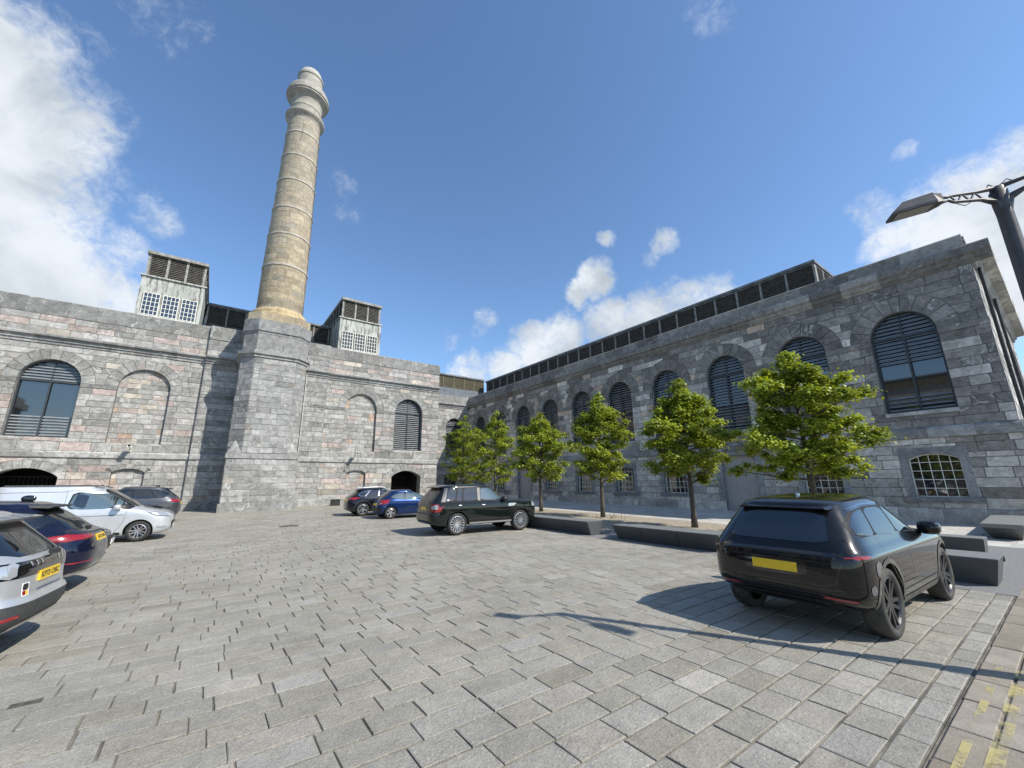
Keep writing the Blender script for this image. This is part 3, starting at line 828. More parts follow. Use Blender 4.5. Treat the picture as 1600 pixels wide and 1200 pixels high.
for fr, a, b in (SQ[0], SQ[3], SQ[4]):
    CW.add(fr, masonry(a, b, zlist(.78, 3.52, .40), [], (.7, 1.5), P_PIER, rs=RB))
cb.box((PX-PH, PYC-PH, -.2), (PX+PH, 35.4, 4.0), (.24, .24, .23))
m = MB()
for e, z0, z1 in ((.10, -.2, .72),): m.box((PX-PH-e, PYF-e, z0), (PX+PH+e, 35.35, z1), (.25, .255, .245))
m.build('plinth', M_LIME, chim)
m = MB(); m.box((PX-PH-.07, PYF-.07, 3.52), (PX+PH+.07, 35.33, 3.86), (.28, .283, .272)); m.build('string_block', M_LIME, chim)
for s in (-1, 1):                                  # broach stops where square turns to octagon
    m = MB(); x = PX+s*PH; g = PH-PF
    m.add([(x, PYF, 3.86), (x-s*g, PYF, 3.86), (x, PYF+g, 3.86), (x-s*g*.5, PYF+g*.5, 4.75)], [(0, 1, 3), (0, 3, 2), (1, 2, 3), (0, 2, 1)], (.27, .272, .262)); m.build('broach_stop', M_LIME, chim)
for fr, a, b in oct_faces(PH, PF): CW.add(fr, masonry(a, b, zlist(3.88, 10.38, .38), [], (.6, 1.6), P_PIER, rs=RB))
v = octring(PH, PF, 3.8)+octring(PH, PF, 13.1); cb.add(v, [(k, (k+1) % 8, 8+(k+1) % 8, 8+k) for k in range(8)], (.24, .24, .23))
octstage([(.02, 10.38), (.10, 10.42), (.10, 10.58), (.22, 10.62), (.25, 10.84), (.0, 10.92)], 'cornice', (.31, .312, .30))
for fr, a, b in oct_faces(PH-.07, PF-.03): CW.add(fr, masonry(a, b, [10.94, 11.35, 11.77, 12.10], [], (.8, 1.5), P_PIER, rs=RB))
octstage([(-.03, 12.10), (.02, 12.14), (.02, 12.26), (.10, 12.34), (.12, 13.17), (-.1, 13.18)], 'coping', (.235, .24, .235))
for fr, a, b in oct_faces(PH-.04, PF-.02): CW.add(fr, masonry(a, b, [13.19, 13.78], [], (.9, 1.4), P_BUFF, rs=RB), M_BUFF)
v = octring(PH-.05, PF-.02, 13.1)+octring(PH-.05, PF-.02, 13.78); cb.add(v, [(k, (k+1) % 8, 8+(k+1) % 8, 8+k) for k in range(8)]+[tuple(range(8, 16))], (.36, .31, .22))
def zq(z): return z-.35-.040*(z-15) if z > 14.4 else z
SH = [(14.35, 1.60), (14.9, 1.555), (18.5, 1.545), (21.3, 1.49), (23.8, 1.43), (26.5, 1.37), (29.0, 1.32), (31.4, 1.265), (33.2, 1.22), (36, 1.2)]
SH = [(zq(a), b) for a, b in SH]
def shr(z):
    for (a, r0), (b, r1) in zip(SH, SH[1:]):
        if z <= b: return r0+(r1-r0)*clamp((z-a)/(b-a))
    return SH[-1][1]
m = MB(); m.lathe([(1.92, 13.78), (1.95, 13.86), (1.90, 13.98), (1.86, 14.02), (1.88, 14.12), (1.84, 14.28), (1.70, 14.40), (1.60, 14.46), (1.56, 14.52)], (PX, PYC, 0), 48, tint=(.44, .345, .195))
m.build('torus_base', M_BUFF, chim, smooth=True)
CY = Cyl(PX, PYC, shr, 1.4)
bands = [zq(z) for z in (18.5, 21.3, 23.8, 26.5, 29.0, 31.4)]
zz = [14.5]
zt = zlist(14.3, zq(33.1), .44, bands)
def P_SH(u, z, rs):
    t = P_BUFF(u, z, rs); k = clamp((z-14)/20); g = (.31, .288, .24)
    return tuple(a*(1-k*.8)+b*k*.8 for a, b in zip(t, g))
CW.add(CY, masonry(0, 2*math.pi*1.4-.02, zt, [], (.62, 1.05), P_SH, d=(.004, .016), gap=.012, rs=RB, nu=4), M_BUFF)
m = MB(); m.lathe([(shr(zq(z))-.004, zq(z)) for z in (14.41, 16, 18, 20, 22, 24, 26, 28, 30, 32, 33.3)], (PX, PYC, 0), 40, tint=(.24, .21, .15)); m.build('shaft', M_BUFF, chim, smooth=True)
for z in bands:
    m = MB(); r = shr(z); m.lathe([(r, z-.10), (r+.055, z-.08), (r+.055, z+.07), (r, z+.10)], (PX, PYC, 0), 48, tint=(.43, .40, .34)); m.build('band', M_BUFF, chim, sharp=30)
def ringpart(name, prof, tint=(.33, .31, .265)):
    m = MB(); m.lathe([(r, zq(z)) for r, z in prof], (PX, PYC, 0), 48, tint=tint); return m.build(name, M_BUFF, chim, sharp=40)
ringpart('neck_ring', [(1.20, 32.95), (1.24, 33.0), (1.26, 33.15), (1.36, 33.30), (1.50, 33.42), (1.53, 33.55), (1.50, 33.68), (1.34, 33.78), (1.22, 33.86), (1.18, 33.9)])
ringpart('necking', [(1.19, 33.86), (1.17, 34.1), (1.165, 34.4), (1.20, 34.44), (1.20, 34.55), (1.17, 34.6), (1.18, 35.0), (1.24, 35.3)])
ringpart('capital', [(1.2, 35.2), (1.30, 35.35), (1.45, 35.52), (1.62, 35.66), (1.62, 35.80), (1.69, 35.84), (1.69, 36.02), (1.62, 36.35), (1.50, 36.62), (1.30, 36.86), (1.0, 37.0)], (.32, .305, .265))
ringpart('drum', [(1.02, 36.9), (1.0, 37.4), (.98, 37.95), (.98, 38.15), (1.04, 38.18), (1.04, 38.33), (.94, 38.36)], (.34, .325, .285))
ringpart('dome', [(.95, 38.35), (.92, 38.6), (.80, 38.95), (.58, 39.22), (.30, 39.38), (.02, 39.44)], (.40, .385, .35))
m = MB()
ang = rad(-28); pts = []
for z in map(zq, (14.8, 18, 21.3, 23.8, 26.5, 29, 31.4, 33.1)): r = shr(z)+.075; pts.append((PX+r*math.cos(ang), PYC+r*math.sin(ang), z))
m.tube(pts, .018, 6); m.build('lightning_conductor', M_IRON, chim)
cb.build('core', M_LIME, chim)
CW.build(chim, M_LIME)
fixparents(chim)

# ------------------------------------------------------------------ side wing (right)
wing = empty('side_wing', (24.3, .97, .1))
tag(wing, 'shaded dark limestone wing with a row of louvred arched windows behind the trees', 'building')
P_RSTR = pal([((.31, .305, .295), 3), ((.26, .255, .245), 3), ((.38, .37, .355), 1)])
RW = Wall(); rback = MB(); RG = random.Random(33)
FR = Plane((24.3, 0, 0), (0, 1, 0), (-1, 0, 0))
U0, U1 = .97, 41.9
wc = [3.52+3.98*k for k in range(10)]
WB = [Hole(c, 1.11, 4.62, 8.06, 9.17, .72) for c in wc]
LB = []
for k, c in enumerate(wc):
    if k in (2, 7):
        h = Hole(c-.1, .95, -.2, 3.2, 3.2); h.r = 1e6
    else: h = Hole(c, .78, 1.05, 2.60, 2.82, .0)
    LB.append(h)
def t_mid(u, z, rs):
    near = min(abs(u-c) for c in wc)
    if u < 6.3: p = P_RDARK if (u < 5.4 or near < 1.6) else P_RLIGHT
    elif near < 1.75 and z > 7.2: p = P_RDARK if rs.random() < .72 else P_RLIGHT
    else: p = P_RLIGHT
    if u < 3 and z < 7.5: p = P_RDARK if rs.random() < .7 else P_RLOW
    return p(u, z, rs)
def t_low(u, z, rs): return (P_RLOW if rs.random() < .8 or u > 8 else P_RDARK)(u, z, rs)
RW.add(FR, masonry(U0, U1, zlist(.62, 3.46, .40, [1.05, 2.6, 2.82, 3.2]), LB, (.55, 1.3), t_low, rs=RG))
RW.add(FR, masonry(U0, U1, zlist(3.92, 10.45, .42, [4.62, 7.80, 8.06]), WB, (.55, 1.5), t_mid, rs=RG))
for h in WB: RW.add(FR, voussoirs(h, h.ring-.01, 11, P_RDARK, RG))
backing(rback, FR, U0, U1, -.3, 11.7, WB+LB)
segs = [U0-.10]
for h in LB:
    if h.zb < .5: segs += [h.c-h.h, h.c+h.h]
segs.append(U1)
for a, b in zip(segs[::2], segs[1::2]): moulding(FR, a, b, profile(-.3, .62, 'plinth'), 1.4, P_RLOW, RG, wing, 'plinth_block', M_LIME)
moulding(FR, U0-.11, U1, profile(3.46, 3.92, 'string'), 1.5, P_RSTR, RG, wing, 'string_block', M_LIME)
CORN_R = [(-.05, 10.45), (.05, 10.45), (.08, 10.52), (.20, 10.60), (.22, 10.74), (.34, 10.80), (.36, 11.10), (.30, 11.18), (-.05, 11.18)]
moulding(FR, U0-.62, U1, CORN_R, 1.6, P_RDARK, RG, wing, 'cornice_block', M_LIME)
moulding(FR, U0+.05, U1, [(-.5, 11.18), (.12, 11.18), (.12, 11.74), (.06, 11.80), (-.5, 11.80)], 1.7, P_RDARK, RG, wing, 'coping_block', M_LIME)
segs = [U0-.04]
for h in WB: segs += [h.c-h.h, h.c+h.h]
segs.append(U1)
for a, b in zip(segs[::2], segs[1::2]):
    if b-a > .2: moulding(FR, a, b, profile(7.80, 8.06, 'impost'), 1.3, P_RDARK, RG, wing, 'impost_block', M_LIME)
for k, (h, l) in enumerate(zip(WB, LB)):
    reveal(rback, FR, h, .45, (.20, .205, .21))
    clear = {0: (5.45, 6.75), 1: (5.4, 7.2), 4: (5.3, 6.9), 6: (5.2, 7.0), 9: (5.3, 7)}.get(k)
    louvre_window(wing, FR, h, .26, clear=clear, single=(k < 7))
    m = MB(); fbox(m, FR, h.c-h.h-.03, h.c+h.h+.03, h.zb-.16, h.zb, -.28, .07, (.42, .42, .40)); m.build('sill', M_LIME, wing)
    reveal(rback, FR, l, .32, (.26, .265, .27))
    if k in (2, 7):
        m = MB(); fbox(m, FR, l.c-l.h, l.c+l.h, -.2, l.zs, -.30, -.22); dr = m.build('door', M_DOOR, wing)
        for j in range(10):
            a = l.c-l.h+.01+j*.188; m = MB(); fbox(m, FR, a+.004, a+.184, .12, l.zs-.01, -.225, -.205); m.build('board', M_DOOR, dr)
        m = MB(); fbox(m, FR, l.c-l.h-.28, l.c-l.h, 0, l.zs+.0, -.02, .035, (.33, .335, .34)); fbox(m, FR, l.c+l.h, l.c+l.h+.28, 0, l.zs, -.02, .035, (.30, .305, .31)); fbox(m, FR, l.c-l.h-.3, l.c+l.h+.3, l.zs, l.zs+.26, -.02, .04, (.28, .285, .29)); m.build('door_surround', M_LIME, wing)
    else:
        grid_window(wing, FR, l, .20, 5, 5, .026, panes=(k < 2))
        m = MB(); fbox(m, FR, l.c-l.h-.26, l.c-l.h, l.zb, l.zs+.02, -.02, .035, (.27, .275, .28)); fbox(m, FR, l.c+l.h, l.c+l.h+.26, l.zb, l.zs+.02, -.02, .035, (.25, .255, .26))
        n = 10; a = [(l.c-l.h+2*l.h*i/n) for i in range(n+1)]
        for i in range(n):
            z0 = l.zc+math.sqrt(l.r**2-(a[i]-l.c)**2); z1 = l.zc+math.sqrt(l.r**2-(a[i+1]-l.c)**2)
            q = [FR.P(a[i], z0, .036), FR.P(a[i+1], z1, .036), FR.P(a[i+1], 3.08, .036), FR.P(a[i], 3.08, .036)]; m.add(q, [(3, 2, 1, 0)], (.22, .225, .23))
        fbox(m, FR, l.c-l.h-.26, l.c-l.h-.001, l.zs+.021, 3.08, -.02, .036, (.22, .225, .23)); fbox(m, FR, l.c+l.h+.001, l.c+l.h+.26, l.zs+.021, 3.08, -.02, .036, (.22, .225, .23))
        m.build('window_surround', M_LIME, wing)
        m = MB(); fbox(m, FR, l.c-l.h-.36, l.c+l.h+.36, l.zb-.20, l.zb, -.22, .10, (.20, .205, .21)); m.build('sill', M_LIME, wing)
# gable end in the sun
FG = Plane((0, .97, 0), (1, 0, 0), (0, -1, 0))
GB = [Hole(28.0+5*k, 1.2, 4.62, 8.06, 9.26, .5) for k in range(3)]
P_GAB = pal([((.40, .395, .375), 4), ((.46, .45, .42), 3), ((.33, .33, .315), 2)])
RW.add(FG, masonry(24.3, 42, zlist(.62, 3.46, .40), [], (.6, 1.4), P_GAB, rs=RG))
RW.add(FG, masonry(24.3, 42, zlist(3.92, 10.45, .42, [4.62, 8.06]), GB, (.6, 1.5), P_GAB, rs=RG))
for h in GB: RW.add(FG, voussoirs(h, h.ring-.01, 11, P_GAB, RG)); reveal(rback, FG, h, .4, (.4, .4, .38)); louvre_window(wing, FG, h, .24, single=False)
backing(rback, FG, 24.3, 42, -.3, 11.7, GB)
moulding(FG, 24.2, 42, profile(-.3, .62, 'plinth'), 1.4, P_GAB, RG, wing, 'plinth_block', M_LIME)
moulding(FG, 24.41, 42, profile(3.46, 3.92, 'string'), 1.5, P_GAB, RG, wing, 'string_block', M_LIME)
moulding(FG, 24.36, 42, [(-.05, 10.45), (.10, 10.45), (.14, 10.60), (.22, 10.66), (.24, 10.78), (.60, 10.82), (.62, 11.185), (-.05, 11.185)], 1.5, P_GAB, RG, wing, 'cornice_block', M_LIME)
m = MB()
for (x, zt_) in ((25.3, 10.5), (30.6, 10.5)): m.tube([(x, .97-.13, .1), (x, .97-.13, zt_)], .06, 8)
m.build('downpipe', M_IRON, wing)
rback.box((24.75, 1.4, 3.6), (41.9, 41.8, 11.2), (.2, .2, .2)); rback.box((24.4, 1.1, 11.1), (42, 42.6, 11.19), (.12, .12, .12))
rback.build('wall', M_LIME, wing)
m = MB(); quad(m, [(24.8, 1.4, 11.3), (27.3, 6.6, 12.9), (27.3, 42.5, 12.9), (24.8, 42.5, 11.3)]); quad(m, [(24.8, 1.4, 11.3), (41, 1.4, 11.3), (36, 6.6, 12.9), (27.3, 6.6, 12.9)]); m.build('roof', M_SLATE, wing)
FM = Plane((27.0, 0, 0), (0, 1, 0), (-1, 0, 0))
vt = vent(wing, FM, 6.85, 42.2, 12.75, 14.12, 24, .1, M_WOODDK, M_WOODLT, M_LEAD, back=5.)
FM2 = Plane((0, 6.80, 0), (1, 0, 0), (0, -1, 0))
for k in range(4):
    a, b = 27.06+k*1.2, 28.2+k*1.2; mm = MB(); z = 12.77
    while z < 14.0:
        p = [FM2.P(a, z, 0), FM2.P(b, z, 0), FM2.P(b, z+.1, -.12), FM2.P(a, z+.1, -.12)]; mm.hexa(p+[q+Z*.022 for q in p]); z += .125
    mm.build('louvre_panel', M_WOODDK, vt)
    mm = MB(); fbox(mm, FM2, b-.02, b+.08, 12.6, 14.03, -.2, .03); mm.build('post', M_WOODLT, vt)
RW.build(wing, M_LIME)
fixparents(wing)

# small fittings on the walls
def cctv(x, y, z, s, lab):
    root = empty('security_camera', (x, y, z)); m = MB()
    m.box((-.05, -.02, -.05), (.05, .04, .05)); m.tube([(0, 0, 0), (0, -.22, .10), (0, -.32, .16)], .025, 8); m.build('bracket', M_WHITE, root)
    m = MB(); m.box((-.09, -.62, .15), (.09, -.22, .30)); m.box((-.11, -.68, .30), (.11, -.2, .32)); m.build('housing', M_WHITE, root)
    m = MB(); m.lathe([(.0, -.625), (.06, -.625), (.06, -.60)], (0, 0, .225), 12, 'y'); m.build('lens', M_DARK, root)
    tag(root, lab, 'camera', 'security cameras on the stone front'); root.scale = (s, s, s)
cctv(-4.25, 35.42, 4.05, 1.15, 'white security camera on the string course below the blind arch left of the chimney')
cctv(9.62, 35.42, 4.0, 1.15, 'white security camera on the string course below the blind arch right of the chimney')
root = empty('wall_lamp', (24.28, 11.25, 3.95)); m = MB()
m.tube([(0, 0, 0), (-.2, 0, .22), (-.5, 0, .34), (-.8, 0, .32)], .03, 8); m.build('arm', M_LAMPM, root)
mm = superell((-.98, 0, .28), (.28, .12, .07), 3); mm.build('lamp_head', M_PIPE, root, smooth=True)
tag(root, 'grey swan-neck lamp above the pale double door of the side wing', 'wall lamp')
root = empty('bollard_light', (8.25, 34.75, gz(8, 34.7))); m = MB(); m.box((-.30, -.25, 0), (.30, .25, .42)); m.box((-.33, -.28, .42), (.33, .28, .47)); m.build('box', M_IRON, root); root.name = 'black_box'
tag(root, 'black metal box on the setts against the wall beside the chimney pier', 'box')
m = MB(); m.tube([(5.35, 35.30, .2), (5.35, 35.30, 12.0)], .035, 6); tag(m.build('conduit', M_PIPE), 'thin pale conduit running up the wall beside the chimney pier', 'pipe')

# ------------------------------------------------------------------ matching wing on the other side, out of the frame but mirrored in the panes
west = empty('opposite_wing', (2*CX-24.3, 20, 0))
XW = 2*CX-24.3; FW = Plane((XW, 0, 0), (0, 1, 0), (1, 0, 0)); wm = MB(); WH = [Hole(c, 1.11, 4.62, 8.06, 9.17) for c in wc]
backing(wm, FW, .97, 41.9, -.3, 11.2, WH)
wm.box((XW-14, .97, -.3), (XW-.4, 41.9, 11.1), (.30, .30, .29)); fbox(wm, FW, .4, 41.9, 10.5, 11.2, -.4, .35, (.30, .30, .29)); fbox(wm, FW, .97, 41.9, 11.2, 11.8, -.5, .1, (.33, .33, .31)); fbox(wm, FW, .9, 41.9, 3.46, 3.92, -.1, .1, (.34, .34, .32))
wm.build('wall', M_LIME, west)
for h in WH: pane(FW, h, -.3, west)
mm = MB(); mm.add([(XW-.5, 1.4, 11.3), (XW-.5, 42.5, 11.3), (XW-2.7, 42.5, 12.9), (XW-2.7, 6.6, 12.9)], [(0, 1, 2, 3)]); mm.build('roof', M_SLATE, west)
mm = MB(); mm.box((XW-7.5, 6.8, 12.6), (XW-2.7, 42.2, 14.1)); mm.build('ridge_vent', M_OLIVE, west); mm = MB(); mm.box((XW-7.6, 6.7, 14.1), (XW-2.55, 42.3, 14.26)); mm.build('vent_cap', M_LEAD, west)
fixparents(west)
tag(west, 'pale stone wing mirrored in the panes of the shaded wing', 'building')
# ------------------------------------------------------------------ trees
def tree(loc, H, rmax, zc0, seed, label, nleaf, lean=(0, 0), asym=0., leafsize=.064):
    rs = random.Random(seed); root = empty('tree', loc)
    wood = MB(); tr = .062+.006*H
    path = []; rr = []
    for k in range(9):
        t = k/8; z = t*H*.93
        path.append((lean[0]*t+.05*math.sin(3*t+seed), lean[1]*t+.05*math.cos(2.3*t+seed)-.05, z)); rr.append(tr*(1.25 if k == 0 else 1)*(1-.88*t)+.008)
    wood.tube(path, rr, 9)
    def trunk(t):
        f = t*8; i = min(7, int(f)); a, b = Vector(path[i]), Vector(path[i+1]); return a+(b-a)*(f-i)
    def env(h):                       # crown radius at relative height 0..1
        return rmax*(.74+1.1*h if h < .22 else .98*(1-((h-.22)/.82)**1.8)**.78 if h < 1 else .1)
    clumps = []
    nb = 40
    for k in range(nb):
        h = ((k+.5)/nb)**.92
        z0 = (zc0+(H-zc0)*(h*.86))/(H*.93); z0 = min(.97, z0*.95)
        b0 = trunk(z0); az = k*2.39996+rs.uniform(-.5, .5); d = Vector((math.cos(az), math.sin(az), 0))
        side = 1+asym*d.dot(Vector((-.59, .8, 0)))
        L = env(h)*rs.choice((.6, .78, .9, 1.0, 1.08, 1.15))*rs.uniform(.92, 1.05)*side; rise = rs.uniform(.15, .50)*L
        e = b0+d*L+Vector((0, 0, rise)); mid = b0+d*L*.5+Vector((0, 0, rise*.42))
        wood.tube([b0, mid, e], [.034*(1-.6*h)+.006, .019*(1-.5*h)+.005, .004], 5, cap=False)
        for q in range(5 if L > .6 else 3):
            f = (1.0, .86, .70, .52, .34)[q]; c = b0+(e-b0)*f
            if q:
                off = rs.uniform(-1, 1)*.42*min(1, L); c = c+Vector((-d.y, d.x, 0))*off+Vector((0, 0, rs.uniform(-.22, .26)))
                wood.tube([b0+(mid-b0)*min(1, f*1.6), c], [.011, .003], 4, cap=False)
            clumps.append((c, rs.uniform(.17, .36)*(1-.12*h), 1))
    clumps.append((trunk(1.)+Vector((0, 0, .0)), .30, 1)); clumps.append((trunk(1.)+Vector((.10, .05, .22)), .22, 1)); clumps.append((trunk(.95)+Vector((-.2, .1, .1)), .26, 1))
    wood.build('trunk', M_BARK, root, smooth=True)
    V = []; F = []; T = []
    tot = sum(c[1]**2 for c in clumps)
    for c, r, _ in clumps:
        n = int(nleaf*.92*r*r/tot); tone = rs.uniform(.68, 1.3)
        for _i in range(n):
            a = rs.uniform(0, 2*math.pi); q = min(1.5, abs(rs.gauss(0, .54)))
            zz = r*.72*rs.gauss(.08, .36)-.10*r*q*q
            p = c+Vector((r*1.25*q*math.cos(a), r*1.25*q*math.sin(a), zz))
            nrm = Vector((math.cos(a)*q*.5+rs.gauss(0, .45), math.sin(a)*q*.5+rs.gauss(0, .45), 1.0+rs.gauss(0, .3))).normalized()
            t1 = nrm.cross(Vector((rs.gauss(0, 1), rs.gauss(0, 1), rs.gauss(0, .3)))).normalized(); t2 = nrm.cross(t1)
            s = leafsize*rs.uniform(.65, 1.3); b = len(V); dr = nrm*(-.22*s)
            V += [p-t1*s*.95+dr, p-t2*s*.62, p+t1*s*1.05+dr, p+t2*s*.62]
            F += [(b, b+1, b+3), (b+1, b+2, b+3)]
            g = tone*rs.uniform(.75, 1.25); y = rs.random()
            col = (.255*g+.085*y*g, .345*g+.03*y, .044*g)
            T += [col, col]
    m = MB(); m.v = [tuple(v) for v in V]; m.f = F; m.t = T
    cr = m.build('crown', M_LEAF, root, smooth=False)
    # soil pit
    pit = MB(); pit.box((-.45, -.45, -.02), (.45, .45, .012)); pit.build('tree_pit', M_RESIN, root)
    return tag(root, label, 'tree', 'young trees in a row in front of the side wing')
TREES = [((15.45, 5.15), 6.2, 2.2, 1.7, 3, 'largest and nearest young tree, rising behind the black SUV with yellow plate', 44000, .10),
         ((15.55, 9.35), 6.1, 1.75, 1.7, 8, 'young tree behind the bench, between the largest tree and the third tree', 36000, .05),
         ((16.10, 14.4), 6.45, 1.7, 1.7, 12, 'young tree with slim trunk, third from the right in the row', 28000, .0),
         ((16.20, 19.3), 6.1, 1.9, 1.7, 17, 'young tree just right of the parked black SUV with silver wheels', 22000, .0),
         ((16.30, 24.3), 6.9, 2.05, 1.6, 23, 'second tree from the inner corner of the two buildings', 18000, .0),
         ((16.35, 29.0), 7.2, 2.1, 1.5, 29, 'farthest tree of the row, standing in the inner corner', 16000, .0)]
for (x, y), H, r, z0, sd, lab, nl, asy in TREES: tree((x, y, gz(x, y)), H, r, z0, sd, lab, nl, asym=asy)
# a few weeds by the third tree
m = MB(); rs = random.Random(4)
for k in range(26):
    x, y = 16.0+rs.gauss(0, .35), 13.7+rs.gauss(0, .3); z = gz(x, y); h = rs.uniform(.12, .5); a = rs.uniform(0, 6.28)
    dx, dy = math.cos(a)*.012, math.sin(a)*.012; tx, ty = rs.gauss(0, .06), rs.gauss(0, .06)
    m.add([(x-dx, y-dy, z), (x+dx, y+dy, z), (x+tx, y+ty, z+h)], [(0, 1, 2)], (.13, .15, .04))
tag(m.build('weeds', M_LEAF), 'thin green weeds growing at the foot of a slim tree', 'weeds', kind='stuff')

# ------------------------------------------------------------------ granite benches
def bench(name, segs, xb, xt0, xt1, h, label, z0=0., light=False, group='dark granite block benches'):
    root = empty(name, (xb, segs[0][0], z0))
    for (ya, yb, sa, sb) in segs:
        m = MB(); b = .012
        ya2, yb2 = ya-segs[0][0], yb-segs[0][0]; X0, X1, XB0, XB1 = xt0-xb, xt1-xb, 0., xt1-xb-.05
        lo = [(XB0, ya2+sa, .0), (XB1, ya2+sa, .0), (XB1, yb2-sb, .0), (XB0, yb2-sb, .0)]
        mi = [(X0, ya2, h-b), (X1, ya2, h-b), (X1, yb2, h-b), (X0, yb2, h-b)]
        tp = [(X0+b, ya2+b, h), (X1-b, ya2+b, h), (X1-b, yb2-b, h), (X0+b, yb2-b, h)]
        v = lo+mi+tp; f = []
        for k in range(4):
            l = (k+1) % 4; f += [(k, l, 4+l, 4+k), (4+k, 4+l, 8+l, 8+k)]
        m.add(v, f); o = m.build('granite_block', M_BENCH, root)
        t = MB(); t.add([(x, y, h+.001) for x, y, _ in tp], [(0, 1, 2, 3)]); t.build('bench_top', M_BENCHT, o)
    if light:
        m = MB(); m.box((xt1-xb-.10, -.004, h-.12), (xt1-xb-.03, .06, h-.04)); m.build('step_light', M_LAMPM, root)
    return tag(root, label, 'bench', group)
bench('granite_bench', [(10.40, 11.66, .03, 0), (11.675, 12.92, 0, 0), (12.935, 14.15, 0, .03)], 10.98, 10.80, 11.60, .45, 'granite bench of three blocks beside the front of the boxy black SUV', gz(11, 12))
bench('granite_bench', [(5.86, 7.10, .09, 0), (7.115, 8.32, 0, 0), (8.335, 9.40, 0, .09)], 11.10, 10.88, 11.72, .45, 'low dark granite bench of three blocks left of the SUV with the yellow plate')
bench('granite_bench', [(1.13, 2.75, .10, .05)], 11.30, 11.14, 12.05, .46, 'single dark granite block bench just right of the front wheel of the nearest SUV', light=True)
bench('granite_bench', [(1.60, 2.75, .06, .05)], 14.60, 14.45, 15.05, .47, 'smaller dark granite block standing behind the nearest granite bench')
root = empty('stone_seat', (19.2, 1.27, .0)); m = MB()
m.add([(.0, 0, .36), (4.6, .2, .36), (4.6, 1.0, .36), (.0, .85, .36), (.0, 0, .47), (4.6, .2, .47), (4.6, 1.0, .47), (.0, .85, .47)], [(3, 2, 1, 0), (4, 5, 6, 7), (0, 1, 5, 4), (1, 2, 6, 5), (2, 3, 7, 6), (3, 0, 4, 7)]); m.build('seat_slab', M_BENCHT, root)
m = MB(); m.add([(.5, .12, 0), (4.2, .25, 0), (4.2, .8, 0), (.5, .7, 0), (.0, .01, .36), (4.5, .21, .36), (4.5, .95, .36), (.0, .84, .36)], [(3, 2, 1, 0), (4, 5, 6, 7), (0, 1, 5, 4), (1, 2, 6, 5), (2, 3, 7, 6), (3, 0, 4, 7)]); m.build('base', M_BENCH, root)
tag(root, 'long grey stone seat with overhanging slab at the foot of the side wing', 'bench')

# ------------------------------------------------------------------ street lamp
M_DIFF = simple('dull_diffuser', (.22, .21, .18), .4)
J = Vector((6.85, -.07, 5.0))
lamp = empty('street_lamp', (J.x, J.y, 0.))
m = MB(); m.tube([(0, 0, -.05), (0, 0, 1.2), (0, 0, 1.25), (0, 0, 4.7), (0, 0, 5.0)], [.105, .10, .082, .066, .075], 16); m.build('post', M_LAMPM, lamp, smooth=True)
m = MB(); m.tube([(0, 0, 4.72), (0, 0, 4.86), (0, 0, 5.06)], [.066, .074, .058], 14); m.build('hub', M_LAMPM, lamp, smooth=True)
def lamp_arm(tip, end):
    tip = Vector(tip)-Vector((J.x, J.y, 0)); end = Vector(end)-Vector((J.x, J.y, 0)); hub = Vector((0, 0, 4.98))
    d = (end-hub); L = d.length; d.normalize(); up = Vector((0, 0, 1)); m = MB()
    s = hub+d*.05; e = end
    for o in (.055, -.055):
        m.tube([s+up*o*1.35, s+d*(L*.28)+up*o*.9, s+d*(L*.66)+up*o*.72, s+d*(L*.74)+up*o*(.5 if o > 0 else .2), e+up*o*1.0], [.026, .018, .016, .016, .014], 6)
    for k in range(5):
        f = .20+.10*k; a = s+d*(L*f); z_ = .05 if k % 2 else -.05; m.tube([a+up*z_, a+d*(L*.10)-up*z_], .011, 5)
    m.tube([Vector((0, 0, 4.70)), s+d*.02-up*.10, s+d*(L*.22)-up*.058], [.055, .036, .018], 8)
    m.tube([s+d*.1+up*.05, s+d*.04+up*.13, s-d*.05+up*.08], .006, 5)
    m.tube([s+d*L*.35-up*.05, s+d*L*.5-up*.10, s+d*L*.66-up*.05], .006, 5)
    m.build('arm', M_LAMPM, lamp)
    ax = (tip-end).normalized(); sd = ax.cross(up).normalized(); u2 = sd.cross(ax).normalized()
    def Q(a, b, c): return end+ax*a+sd*b+u2*c
    Lh = (tip-end).length; hd = MB()
    hd.hexa([Q(.03, -.10, -.06), Q(Lh, -.10, -.06), Q(Lh, .10, -.06), Q(.03, .10, -.06), Q(.03, -.10, -.032), Q(Lh, -.10, -.032), Q(Lh, .10, -.032), Q(.03, .10, -.032)])
    hd.hexa([Q(.03, -.098, -.031), Q(Lh-.004, -.098, -.031), Q(Lh-.004, .098, -.031), Q(.03, .098, -.031), Q(.03, -.08, .075), Q(Lh-.12, -.08, .062), Q(Lh-.12, .08, .062), Q(.03, .08, .075)])
    h = hd.build('lamp_head', M_LAMPM, lamp)
    c = MB(); c.hexa([Q(-.05, -.05, -.05), Q(.03, -.09, -.06), Q(.03, .09, -.06), Q(-.05, .05, -.05), Q(-.05, -.05, .05), Q(.03, -.07, .07), Q(.03, .07, .07), Q(-.05, .05, .05)]); c.build('head_mount', M_IRON, h)
    g = MB(); g.hexa([Q(.07, -.08, -.068), Q(Lh-.04, -.08, -.068), Q(Lh-.04, .08, -.068), Q(.07, .08, -.068), Q(.07, -.08, -.06), Q(Lh-.04, -.08, -.06), Q(Lh-.04, .08, -.06), Q(.07, .08, -.06)]); g.build('diffuser', M_DIFF, h)
lamp_arm((5.98, .73, 4.82), (6.20, .37, 4.87))
lamp_arm((7.05, -1.25, 5.12), (6.97, -.80, 5.12))
tag(lamp, 'grey metal street lamp with two box heads on lattice arms at the right edge', 'street lamp')
